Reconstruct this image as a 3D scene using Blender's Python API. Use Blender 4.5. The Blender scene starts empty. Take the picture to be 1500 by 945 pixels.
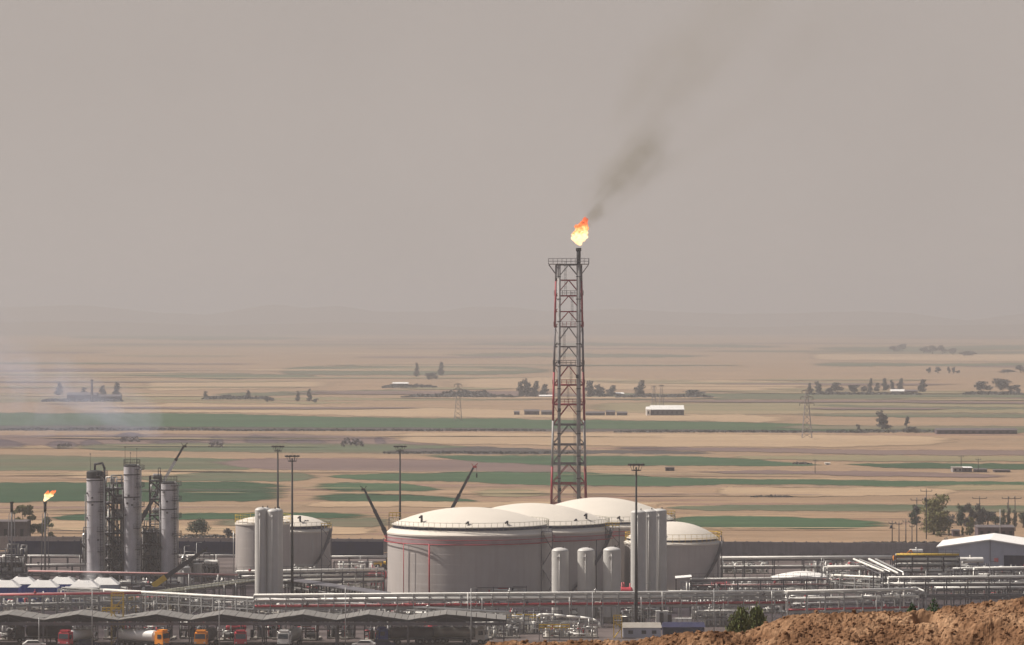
import bpy, math, random
import numpy as np
from mathutils import Vector, Matrix
R = math.radians
sc = bpy.context.scene
C = sc.collection

# ------------------------------------------------------------------ camera, world, sun, exposure
F, H, YH = 6000.0, 65.0, 460.0            # focal length in photo pixels, camera height, horizon row
cam = bpy.data.cameras.new('camera')
cam.sensor_width = 36.0
cam.lens = F / 1500 * 36
cam.clip_start = 1.0
cam.clip_end = 80000
camo = bpy.data.objects.new('camera', cam)
C.objects.link(camo)
camo.location = (0, 0, H)
camo.rotation_euler = (R(90) - math.atan((472.5 - YH) / F), 0, 0)
sc.camera = camo

SUN_EL, SUN_AZ = 50.0, 283.0              # azimuth clockwise from +Y: from the left, a little behind the plant
w = bpy.data.worlds.new('World')
sc.world = w
w.use_nodes = True
nt = w.node_tree
nt.nodes.clear()
N = nt.nodes.new
sky = N('ShaderNodeTexSky')
sky.sky_type = 'NISHITA'
sky.sun_disc = False
sky.sun_elevation = R(SUN_EL)
sky.sun_rotation = R(SUN_AZ)
sky.dust_density = 6
sky.altitude = 300
tc = N('ShaderNodeTexCoord')
sep = N('ShaderNodeSeparateXYZ')
mr = N('ShaderNodeMapRange')
mr.inputs[1].default_value = 0.0
mr.inputs[2].default_value = 0.5
mr.inputs[3].default_value = 1.0
mr.inputs[4].default_value = 0.15
mr.interpolation_type = 'SMOOTHSTEP'
mix = N('ShaderNodeMix')
mix.data_type = 'RGBA'
mix.inputs[7].default_value = (5.75, 5.08, 4.68, 1)      # airborne dust, seen through the strength below
bg = N('ShaderNodeBackground')
bg.inputs[1].default_value = 0.062
out = N('ShaderNodeOutputWorld')
L = nt.links.new
L(tc.outputs['Generated'], sep.inputs[0])
L(sep.outputs[2], mr.inputs[0])
L(mr.outputs[0], mix.inputs[0])
L(sky.outputs[0], mix.inputs[6])
wn = N('ShaderNodeTexNoise')                               # dust hangs unevenly
wn.inputs['Scale'].default_value = 9.0
wn.inputs['Detail'].default_value = 3
wr = N('ShaderNodeMapRange')
wr.inputs[1].default_value = 0.3
wr.inputs[2].default_value = 0.7
wr.inputs[3].default_value = 0.955
wr.inputs[4].default_value = 1.045
wv_ = N('ShaderNodeVectorMath')
wv_.operation = 'SCALE'
L(tc.outputs['Generated'], wn.inputs['Vector'])
L(wn.outputs[0], wr.inputs[0])
L(mix.outputs[2], wv_.inputs[0])
L(wr.outputs[0], wv_.inputs['Scale'])
L(wv_.outputs[0], bg.inputs[0])
L(bg.outputs[0], out.inputs[0])

sl = bpy.data.lights.new('sun', 'SUN')
sl.energy = 5.0
sl.angle = R(0.53)
sl.color = (1.0, 0.93, 0.84)
so = bpy.data.objects.new('sun', sl)
C.objects.link(so)
sv = Vector((math.sin(R(SUN_AZ)) * math.cos(R(SUN_EL)), math.cos(R(SUN_AZ)) * math.cos(R(SUN_EL)), math.sin(R(SUN_EL))))
so.rotation_euler = sv.to_track_quat('Z', 'Y').to_euler()
so.location = sv * 400

sc.view_settings.view_transform = 'Standard'
sc.view_settings.look = 'None'
sc.view_settings.exposure = 0.4
sc.view_settings.gamma = 1.0
sc.render.engine = 'CYCLES'
cy = sc.cycles
cy.max_bounces = 6
cy.diffuse_bounces = 3
cy.glossy_bounces = 2
cy.transmission_bounces = 2
cy.volume_bounces = 1
cy.transparent_max_bounces = 40
cy.volume_max_steps = 128
cy.use_denoising = True
cy.sample_clamp_indirect = 4.0

rnd = random.Random(7)

# ------------------------------------------------------------------ where a pixel of the photo lies in the place
def S(yb): return (yb - YH) / H
def G(px, yb):
    D = F * H / (yb - YH)
    return Vector(((px - 750) * D / F, D, 0))
def W(px, py, z):
    D = F * (H - z) / (py - YH)
    return Vector(((px - 750) * D / F, D, z))

# ------------------------------------------------------------------ materials
MATS = {}
def mat(name, col, rough=0.7, metal=0.0, var=0.12, streak=0.0, dirt=(0.22, 0.17, 0.13), bump=0.0, scale=0.6, spec=0.35):
    if name in MATS: return MATS[name]
    m = bpy.data.materials.new(name)
    m.use_nodes = True
    t = m.node_tree
    b = t.nodes['Principled BSDF']
    b.inputs['Roughness'].default_value = rough
    b.inputs['Metallic'].default_value = metal
    b.inputs['Specular IOR Level'].default_value = spec
    g = t.nodes.new('ShaderNodeNewGeometry')
    n = t.nodes.new('ShaderNodeTexNoise')
    n.inputs['Scale'].default_value = scale
    n.inputs['Detail'].default_value = 5
    t.links.new(g.outputs['Position'], n.inputs['Vector'])
    r = t.nodes.new('ShaderNodeMapRange')
    r.inputs[1].default_value = 0.3
    r.inputs[2].default_value = 0.7
    r.inputs[3].default_value = 1 - var
    r.inputs[4].default_value = 1 + var
    t.links.new(n.outputs[0], r.inputs[0])
    v = t.nodes.new('ShaderNodeVectorMath')
    v.operation = 'SCALE'
    v.inputs[0].default_value = col
    t.links.new(r.outputs[0], v.inputs['Scale'])
    last = v.outputs[0]
    if streak > 0:
        mp = t.nodes.new('ShaderNodeMapping')
        mp.inputs['Scale'].default_value = (1.1, 1.1, 0.07)
        t.links.new(g.outputs['Position'], mp.inputs[0])
        n2 = t.nodes.new('ShaderNodeTexNoise')
        n2.inputs['Scale'].default_value = 1.3
        n2.inputs['Detail'].default_value = 6
        t.links.new(mp.outputs[0], n2.inputs['Vector'])
        r2 = t.nodes.new('ShaderNodeMapRange')
        r2.inputs[1].default_value = 0.44
        r2.inputs[2].default_value = 0.68
        r2.inputs[3].default_value = 0
        r2.inputs[4].default_value = streak
        t.links.new(n2.outputs[0], r2.inputs[0])
        mx = t.nodes.new('ShaderNodeMix')
        mx.data_type = 'RGBA'
        mx.inputs[7].default_value = (*dirt, 1)
        t.links.new(r2.outputs[0], mx.inputs[0])
        t.links.new(last, mx.inputs[6])
        last = mx.outputs[2]
    t.links.new(last, b.inputs['Base Color'])
    if bump > 0:
        bp = t.nodes.new('ShaderNodeBump')
        bp.inputs['Strength'].default_value = bump
        t.links.new(n.outputs[0], bp.inputs['Height'])
        t.links.new(bp.outputs[0], b.inputs['Normal'])
    MATS[name] = m
    return m

def field_mat(name, col, var=0.16, furrow=0.06, green=0.0, alt=None, altamt=0.35):
    m = bpy.data.materials.new(name)
    m.use_nodes = True
    t = m.node_tree
    b = t.nodes['Principled BSDF']
    b.inputs['Roughness'].default_value = 1.0
    b.inputs['Specular IOR Level'].default_value = 0.05
    g = t.nodes.new('ShaderNodeNewGeometry')
    def noise(sx, sy, det, lo, hi, a, c, off=0):
        mp = t.nodes.new('ShaderNodeMapping')
        mp.inputs['Scale'].default_value = (sx, sy, 0)
        mp.inputs['Location'].default_value = (off, off * 1.7, 0)
        mp.inputs['Rotation'].default_value = (0, 0, 0.03)
        t.links.new(g.outputs['Position'], mp.inputs[0])
        n = t.nodes.new('ShaderNodeTexNoise')
        n.inputs['Scale'].default_value = 1
        n.inputs['Detail'].default_value = det
        n.inputs['Roughness'].default_value = 0.62
        t.links.new(mp.outputs[0], n.inputs['Vector'])
        r = t.nodes.new('ShaderNodeMapRange')
        r.inputs[1].default_value = lo
        r.inputs[2].default_value = hi
        r.inputs[3].default_value = a
        r.inputs[4].default_value = c
        t.links.new(n.outputs[0], r.inputs[0])
        return r.outputs[0]
    big = noise(0.006, 0.022, 6, 0.3, 0.7, 1 - var, 1 + var, sum(map(ord, name)) % 97)
    fine = noise(0.11, 0.32, 4, 0.3, 0.7, 1 - furrow * 1.6, 1 + furrow * 1.6, 3)
    mid_ = noise(0.022, 0.11, 5, 0.32, 0.68, 1 - var * 0.8, 1 + var * 0.8, 29)
    mm_ = t.nodes.new('ShaderNodeMath')
    mm_.operation = 'MULTIPLY'
    t.links.new(big, mm_.inputs[0])
    t.links.new(mid_, mm_.inputs[1])
    big = mm_.outputs[0]
    mu = t.nodes.new('ShaderNodeMath')
    mu.operation = 'MULTIPLY'
    t.links.new(big, mu.inputs[0])
    t.links.new(fine, mu.inputs[1])
    mx = t.nodes.new('ShaderNodeMix')
    mx.data_type = 'RGBA'
    mx.inputs[6].default_value = (*col, 1)
    mx.inputs[7].default_value = (*(alt or (col[0] * 0.8, col[1] * 0.86, col[2] * 0.95)), 1)
    t.links.new(noise(0.0028, 0.013, 7, 0.42, 0.66, 0, altamt * 2, 11), mx.inputs[0])
    v = t.nodes.new('ShaderNodeVectorMath')
    v.operation = 'SCALE'
    t.links.new(mx.outputs[2], v.inputs[0])
    t.links.new(mu.outputs[0], v.inputs['Scale'])
    t.links.new(v.outputs[0], b.inputs['Base Color'])
    if name.startswith('field') and name != 'field_tan' or name == 'field_tan_patch':   # the crop thins out raggedly toward its edge
        at = t.nodes.new('ShaderNodeAttribute')
        at.attribute_name = 'cover'
        ad = t.nodes.new('ShaderNodeMath')
        ad.operation = 'ADD'
        t.links.new(at.outputs['Fac'], ad.inputs[0])
        t.links.new(noise(0.035, 0.16, 5, 0.3, 0.7, -0.42, 0.42, 57), ad.inputs[1])
        cv = t.nodes.new('ShaderNodeMapRange')
        cv.interpolation_type = 'SMOOTHSTEP'
        cv.inputs[1].default_value = 0.18
        cv.inputs[2].default_value = 0.78
        t.links.new(ad.outputs[0], cv.inputs[0])
        tr = t.nodes.new('ShaderNodeBsdfTransparent')
        ms = t.nodes.new('ShaderNodeMixShader')
        t.links.new(cv.outputs[0], ms.inputs[0])
        t.links.new(tr.outputs[0], ms.inputs[1])
        t.links.new(b.outputs[0], ms.inputs[2])
        t.links.new(ms.outputs[0], t.nodes['Material Output'].inputs['Surface'])
    MATS[name] = m
    return m

M = MATS
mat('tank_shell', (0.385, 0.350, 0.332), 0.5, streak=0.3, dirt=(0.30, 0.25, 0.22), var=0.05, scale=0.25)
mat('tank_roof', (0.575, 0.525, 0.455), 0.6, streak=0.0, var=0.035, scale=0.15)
mat('vessel_white', (0.47, 0.455, 0.43), 0.45, streak=0.12, dirt=(0.36, 0.32, 0.28), var=0.05)
mat('column_grey', (0.46, 0.44, 0.455), 0.6, metal=0.0, streak=0.35, dirt=(0.17, 0.14, 0.14), var=0.10)
mat('pipe_white', (0.68, 0.66, 0.61), 0.5, var=0.16, scale=0.35)
mat('pipe_silver', (0.352, 0.344, 0.328), 0.38, metal=0.4, var=0.18, scale=0.35)
mat('pipe_dull', (0.155, 0.149, 0.146), 0.6, var=0.2)
mat('pipe_lagged', (0.270, 0.259, 0.188), 0.6, var=0.2)
mat('tower_pale', (0.31, 0.295, 0.285), 0.6, var=0.15)
mat('riser_grey', (0.24, 0.23, 0.225), 0.6, var=0.2, streak=0.3)
mat('pink_shade_tint', (0.32, 0.235, 0.245), 0.5, streak=0.2)  # shell colour with the pink of the shade between the rings mixed in
mat('lattice_pale', (0.22, 0.20, 0.20), 0.6)
mat('pipe_red', (0.34, 0.018, 0.03), 0.5, var=0.15)
mat('pipe_pink', (0.416, 0.208, 0.200), 0.55, var=0.15)
mat('steel_galv', (0.300, 0.296, 0.289), 0.5, metal=0.2, var=0.15)
mat('steel_dark', (0.030, 0.027, 0.033), 0.6, var=0.2)
mat('steel_mid', (0.091, 0.085, 0.094), 0.6, var=0.2)
mat('steel_red', (0.25, 0.010, 0.022), 0.55, var=0.15)
mat('steel_tower', (0.12, 0.11, 0.12), 0.55, var=0.15)
mat('soot', (0.012, 0.012, 0.014), 0.8, var=0.2)
mat('yellow_paint', (0.62, 0.40, 0.03), 0.55, var=0.12)
mat('orange_paint', (0.80, 0.27, 0.02), 0.45, var=0.08)
mat('red_paint', (0.42, 0.035, 0.05), 0.45, var=0.1)
mat('white_paint', (0.629, 0.612, 0.578), 0.45, var=0.06)
mat('blue_paint', (0.02, 0.05, 0.28), 0.5, var=0.12)
mat('navy', (0.010, 0.012, 0.050), 0.7, var=0.25, streak=0.08, dirt=(0.05, 0.045, 0.07))
mat('concrete', (0.25, 0.225, 0.225), 0.9, streak=0.3, dirt=(0.13, 0.115, 0.115), var=0.1)
mat('concrete_pale', (0.252, 0.231, 0.203), 0.9, var=0.15, streak=0.2)
mat('concrete_brown', (0.084, 0.070, 0.073), 0.9, var=0.2)
mat('brick_dark', (0.085, 0.06, 0.068), 0.9, var=0.25)
mat('cladding', (0.34, 0.36, 0.43), 0.5, var=0.06, streak=0.1, dirt=(0.25, 0.25, 0.28))
mat('cladding_white', (0.70, 0.68, 0.65), 0.55, var=0.05)
mat('roof_canopy', (0.151, 0.144, 0.133), 0.6, var=0.16, streak=0.2, scale=1.2)
mat('rubber', (0.02, 0.02, 0.02), 0.9)
mat('glass_dark', (0.02, 0.03, 0.04), 0.12, spec=0.6)
mat('sign_pink', (0.55, 0.16, 0.16), 0.6)
mat('lamp_glass', (0.5, 0.5, 0.5), 0.2)
mat('bark', (0.10, 0.075, 0.055), 0.95)
mat('leaf_olive', (0.13, 0.125, 0.04), 0.8, var=0.35, scale=1.5)
mat('leaf_dark', (0.035, 0.052, 0.030), 0.8, var=0.35, scale=1.5)
mat('leaf_green', (0.085, 0.105, 0.028), 0.8, var=0.35, scale=1.5)
mat('leaf_dusky', (0.060, 0.060, 0.058), 0.85, var=0.35, scale=0.4)
mat('leaf_purple', (0.11, 0.088, 0.092), 0.9, var=0.3, scale=0.3)
mat('leaf_weed', (0.03, 0.075, 0.022), 0.8, var=0.4, scale=9)
mat('boom_black', (0.025, 0.025, 0.035), 0.5)
mat('spark_red', (0.35, 0.03, 0.03), 0.5)
TAN = (0.232, 0.156, 0.099)
ORD = ['first', 'second', 'third', 'fourth', 'fifth', 'sixth', 'seventh', 'eighth', 'ninth', 'tenth', 'eleventh', 'twelfth']
field_mat('field_tan', TAN, 0.15, 0.08, alt=(0.200, 0.141, 0.092), altamt=0.45)
field_mat('field_pink', (0.215, 0.135, 0.098), 0.12, 0.08)
field_mat('field_sand', (0.262, 0.180, 0.112), 0.12, 0.08)
field_mat('field_brown', (0.185, 0.122, 0.080), 0.14, 0.08)
field_mat('field_straw', (0.311, 0.222, 0.141), 0.10, 0.08, alt=(0.252, 0.174, 0.111))
field_mat('field_green', (0.034, 0.068, 0.034), 0.20, 0.12, alt=(0.048, 0.078, 0.037), altamt=0.4)
field_mat('field_deep', (0.023, 0.052, 0.026), 0.22, 0.12, alt=(0.033, 0.059, 0.028))
field_mat('field_greygreen', (0.070, 0.085, 0.050), 0.18, 0.10, alt=(0.126, 0.100, 0.067), altamt=0.4)
field_mat('field_olive', (0.163, 0.141, 0.081), 0.14, 0.08, alt=(0.229, 0.170, 0.104), altamt=0.4)
field_mat('field_mauve', (0.126, 0.087, 0.080), 0.12, 0.06, alt=(0.163, 0.115, 0.092))
field_mat('field_scrub', (0.060, 0.046, 0.056), 0.25, 0.12, alt=(0.11, 0.08, 0.08), altamt=0.5)
field_mat('field_dark', (0.063, 0.053, 0.049), 0.22, 0.1)
field_mat('hill_earth', (0.155, 0.118, 0.088), 0.2, 0.05)
field_mat('yard', (0.098, 0.080, 0.076), 0.4, 0.2, alt=(0.028, 0.023, 0.028), altamt=0.7)
field_mat('hillside_earth', (0.26, 0.165, 0.095), 0.2, 0.1)

# ------------------------------------------------------------------ mesh helpers
def link(o, parent=None):
    C.objects.link(o)
    if parent is not None: o.parent = parent
    return o

class MB:
    def __init__(s): s.v, s.f, s.m, s.cur, s.sm = [], [], [], 0, []
    def face(s, idx, smooth=False):
        s.f.append(idx); s.m.append(s.cur); s.sm.append(smooth)
    def hexa(s, p):
        n = len(s.v); s.v += [tuple(q) for q in p]
        for q in ((0, 3, 2, 1), (4, 5, 6, 7), (0, 1, 5, 4), (1, 2, 6, 5), (2, 3, 7, 6), (3, 0, 4, 7)):
            s.face([n + k for k in q])
        return s
    def box(s, c, d, rz=0.0):
        c = Vector(c); x, y, z = d[0] / 2, d[1] / 2, d[2] / 2
        m = Matrix.Rotation(rz, 3, 'Z')
        P = [c + m @ Vector(q) for q in ((-x, -y, -z), (x, -y, -z), (x, y, -z), (-x, y, -z), (-x, -y, z), (x, -y, z), (x, y, z), (-x, y, z))]
        return s.hexa(P)
    def bar(s, a, b, wd, hd=None, wd2=None):
        a, b = Vector(a), Vector(b); hd = hd or wd; k = (wd2 / wd) if wd2 else 1
        d = (b - a).normalized()
        u = d.cross(Vector((0, 0, 1)))
        u = Vector((1, 0, 0)) if u.length < 1e-4 else u.normalized()
        v = u.cross(d).normalized()
        u = u * wd / 2; v = v * hd / 2
        return s.hexa([a - u - v, a + u - v, a + u + v, a - u + v, b - (u + v) * k, b + (u - v) * k, b + (u + v) * k, b - (u - v) * k])
    def tube(s, a, b, r, n=8, r2=None, caps=True):
        a, b = Vector(a), Vector(b); r2 = r if r2 is None else r2
        d = (b - a).normalized()
        u = d.cross(Vector((0, 0, 1)))
        u = Vector((1, 0, 0)) if u.length < 1e-4 else u.normalized()
        v = u.cross(d)
        i = len(s.v)
        for k in range(n):
            t = 2 * math.pi * k / n
            o = u * math.cos(t) + v * math.sin(t)
            s.v.append(tuple(a + o * r)); s.v.append(tuple(b + o * r2))
        for k in range(n):
            j = (k + 1) % n
            s.face([i + 2 * k, i + 2 * j, i + 2 * j + 1, i + 2 * k + 1], True)
        if caps:
            s.face([i + 2 * k for k in range(n)][::-1]); s.face([i + 2 * k + 1 for k in range(n)])
        return s
    def pipe(s, pts, r, n=8):
        pts = [Vector(p) for p in pts]
        for a, b in zip(pts, pts[1:]): s.tube(a, b, r, n)
        for p in pts[1:-1]: s.ball(p, r * 1.02, 6, 4)
        return s
    def lathe(s, prof, n=32, c=(0, 0, 0), smooth=True, close=True):
        c = Vector(c)
        runs, cur_ = [], [prof[0]]
        for q0, q1, q2 in zip(prof, prof[1:], prof[2:]):
            cur_.append(q1)
            d0, d1 = Vector((q1[0] - q0[0], q1[1] - q0[1])), Vector((q2[0] - q1[0], q2[1] - q1[1]))
            if d0.length > 1e-6 and d1.length > 1e-6 and d0.angle(d1) > 0.3: runs.append(cur_); cur_ = [q1]
        cur_.append(prof[-1]); runs.append(cur_)
        for pr_ in runs: s._lathe(pr_, n, c, smooth)
        return s
    def _lathe(s, prof, n, c, smooth):
        i = len(s.v); k = len(prof)
        for j in range(n):
            t = 2 * math.pi * j / n
            for r, z in prof: s.v.append((c.x + r * math.cos(t), c.y + r * math.sin(t), c.z + z))
        for j in range(n):
            q = (j + 1) % n
            for m_ in range(k - 1):
                s.face([i + j * k + m_, i + q * k + m_, i + q * k + m_ + 1, i + j * k + m_ + 1], smooth)
        return s
    def ball(s, c, r, n=10, k=6, sz=1.0):
        return s.lathe([(max(1e-4, r * math.sin(math.pi * q / k)), -r * sz * math.cos(math.pi * q / k)) for q in range(k + 1)], n, c)
    def hdrum(s, a, b, r, n=16):
        a, b = Vector(a), Vector(b); d = (b - a).normalized(); e = r * 0.45
        s.tube(a, b, r, n, caps=False)
        s.tube(a, a - d * e * 0.6, r, n, r2=r * 0.8, caps=False); s.tube(a - d * e * 0.6, a - d * e, r * 0.8, n, r2=r * 0.25)
        s.tube(b, b + d * e * 0.6, r, n, r2=r * 0.8, caps=False); s.tube(b + d * e * 0.6, b + d * e, r * 0.8, n, r2=r * 0.25)
        return s
    def mesh(s, name, mats):
        me = bpy.data.meshes.new(name)
        me.from_pydata(s.v, [], s.f)
        for m_ in (mats if isinstance(mats, (list, tuple)) else [mats]):
            me.materials.append(M[m_] if isinstance(m_, str) else m_)
        me.polygons.foreach_set('material_index', s.m)
        me.polygons.foreach_set('use_smooth', s.sm)
        me.update()
        return me
    def build(s, name, mats, parent=None, loc=(0, 0, 0)):
        o = bpy.data.objects.new(name, s.mesh(name, mats))
        o.location = loc
        return link(o, parent)

def tag(o, label, cat, group=None, kind=None):
    if label: o['label'] = label
    if cat: o['category'] = cat
    if group: o['group'] = group
    if kind: o['kind'] = kind
    return o
def thing(name, label, cat, loc=(0, 0, 0), rz=0.0, group=None):
    o = bpy.data.objects.new(name, None)
    o.empty_display_size = 1.0
    o.location = loc
    o.rotation_euler = (0, 0, rz)
    link(o)
    return tag(o, label, cat, group)
def struct(o, label=None):
    o['kind'] = 'structure'
    if label: o['label'] = label
    return o
def inst(me, name, parent, loc=(0, 0, 0), rz=0.0, scale=None):
    o = bpy.data.objects.new(name, me)
    o.location = loc
    o.rotation_euler = (0, 0, rz)
    if scale: o.scale = scale
    return link(o, parent)
CACHE = {}
def cached(key, fn):
    if key not in CACHE: CACHE[key] = fn()
    return CACHE[key]
def copy_tree(o, parent=None):
    c = o.copy(); C.objects.link(c); c.parent = parent
    for ch in list(o.children): copy_tree(ch, c)
    return c

# value noise on numpy grids
def vnoise(x, y, seed=0):
    xi, yi = np.floor(x).astype(np.int64), np.floor(y).astype(np.int64)
    xf, yf = x - xi, y - yi
    u, v = xf * xf * (3 - 2 * xf), yf * yf * (3 - 2 * yf)
    def h(a, b):
        n = (a * 374761393 + b * 668265263 + seed * 974634777) & 0x7fffffff
        n = (n ^ (n >> 13)) * 1274126177 & 0x7fffffff
        return ((n ^ (n >> 16)) & 0xffff) / 65535.0
    return (h(xi, yi) * (1 - u) + h(xi + 1, yi) * u) * (1 - v) + (h(xi, yi + 1) * (1 - u) + h(xi + 1, yi + 1) * u) * v
def fbm(x, y, oct=5, seed=0, gain=0.5):
    s, a, t = 0, 1.0, 0
    for k in range(oct):
        s = s + a * vnoise(x * 2 ** k + 17 * k, y * 2 ** k - 9 * k, seed + k); t += a; a *= gain
    return s / t
def grid_mesh(name, X, Y, Z, material, smooth=True):
    ny, nx = X.shape
    v = np.stack([X, Y, Z], -1).reshape(-1, 3)
    i = np.arange(ny * nx).reshape(ny, nx)
    f = np.stack([i[:-1, :-1], i[:-1, 1:], i[1:, 1:], i[1:, :-1]], -1).reshape(-1, 4)
    me = bpy.data.meshes.new(name)
    me.from_pydata(v.tolist(), [], f.tolist())
    me.materials.append(M[material])
    me.polygons.foreach_set('use_smooth', [smooth] * len(f))
    me.update()
    return link(bpy.data.objects.new(name, me))

# ------------------------------------------------------------------ ground, fields, hills
g = MB()
g.v = [(-16000, -900, 0), (16000, -900, 0), (16000, 25500, 0), (-16000, 25500, 0)]
g.face([0, 1, 2, 3])
struct(g.build('ground', 'field_tan'), 'pale tan stubble plain running to the far hills')

def field(material, pts, z, label=None, jit=0.9, step=4, name='field'):
    """a patch of crop: (px, far row, near row) down its length, laid out on the plain with a ragged edge"""
    b = MB(); cols = []; wv = wv2 = 0.0
    for (x0, t0, b0), (x1, t1, b1) in zip(pts, pts[1:]):
        n = max(1, int(abs(x1 - x0) / step))
        for k in range(n):
            t = k / n
            cols.append((x0 + (x1 - x0) * t, t0 + (t1 - t0) * t, b0 + (b1 - b0) * t))
    cols.append(pts[-1])
    tl = tuple(min(rnd.uniform(6, 26), len(cols) * 0.3 + 0.1) for q in (0, 1)); cov = []
    for i, (x, a, c) in enumerate(cols):
        e = min(1.0, i / tl[0], (len(cols) - 1 - i) / tl[1])
        wv += rnd.uniform(-jit, jit) * 0.4 - wv * 0.15; wv2 += rnd.uniform(-jit, jit) * 0.4 - wv2 * 0.15
        q = 1 - 0.45 * (1 - e); mid = (a + c) / 2
        a, c = mid + (a + wv - mid) * q, mid + (c + wv2 - mid) * q
        c = max(c, a + 0.3)
        m_ = min(0.55 + 0.16 * (c - a), 1.6) * (1 if c - a > 1.5 else 0.6)
        for r_, k_ in ((a - m_, 0), (a + m_ * 0.8, 1), (c - m_ * 0.8, 1), (c + m_, 0)):
            p = G(x, max(r_, 468)); b.v.append((p.x, p.y, z)); cov.append(k_ * min(1, e * 1.15))
        if c - m_ * 0.8 <= a + m_ * 0.8:
            y1 = (b.v[-3][1] + b.v[-2][1]) / 2; x1 = (b.v[-3][0] + b.v[-2][0]) / 2
            b.v[-3] = (x1, y1 - 0.01, z); b.v[-2] = (x1, y1 + 0.01, z)
            b.v[-3], b.v[-2] = b.v[-2], b.v[-3]
        if i:
            o = 4 * i
            for r_ in range(3): b.face([o - 4 + r_, o - 3 + r_, o + 1 + r_, o + r_])
    ob = b.build(name, material)
    ob.data.attributes.new('cover', 'FLOAT', 'POINT').data.foreach_set('value', cov)
    return struct(ob, label)

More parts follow.
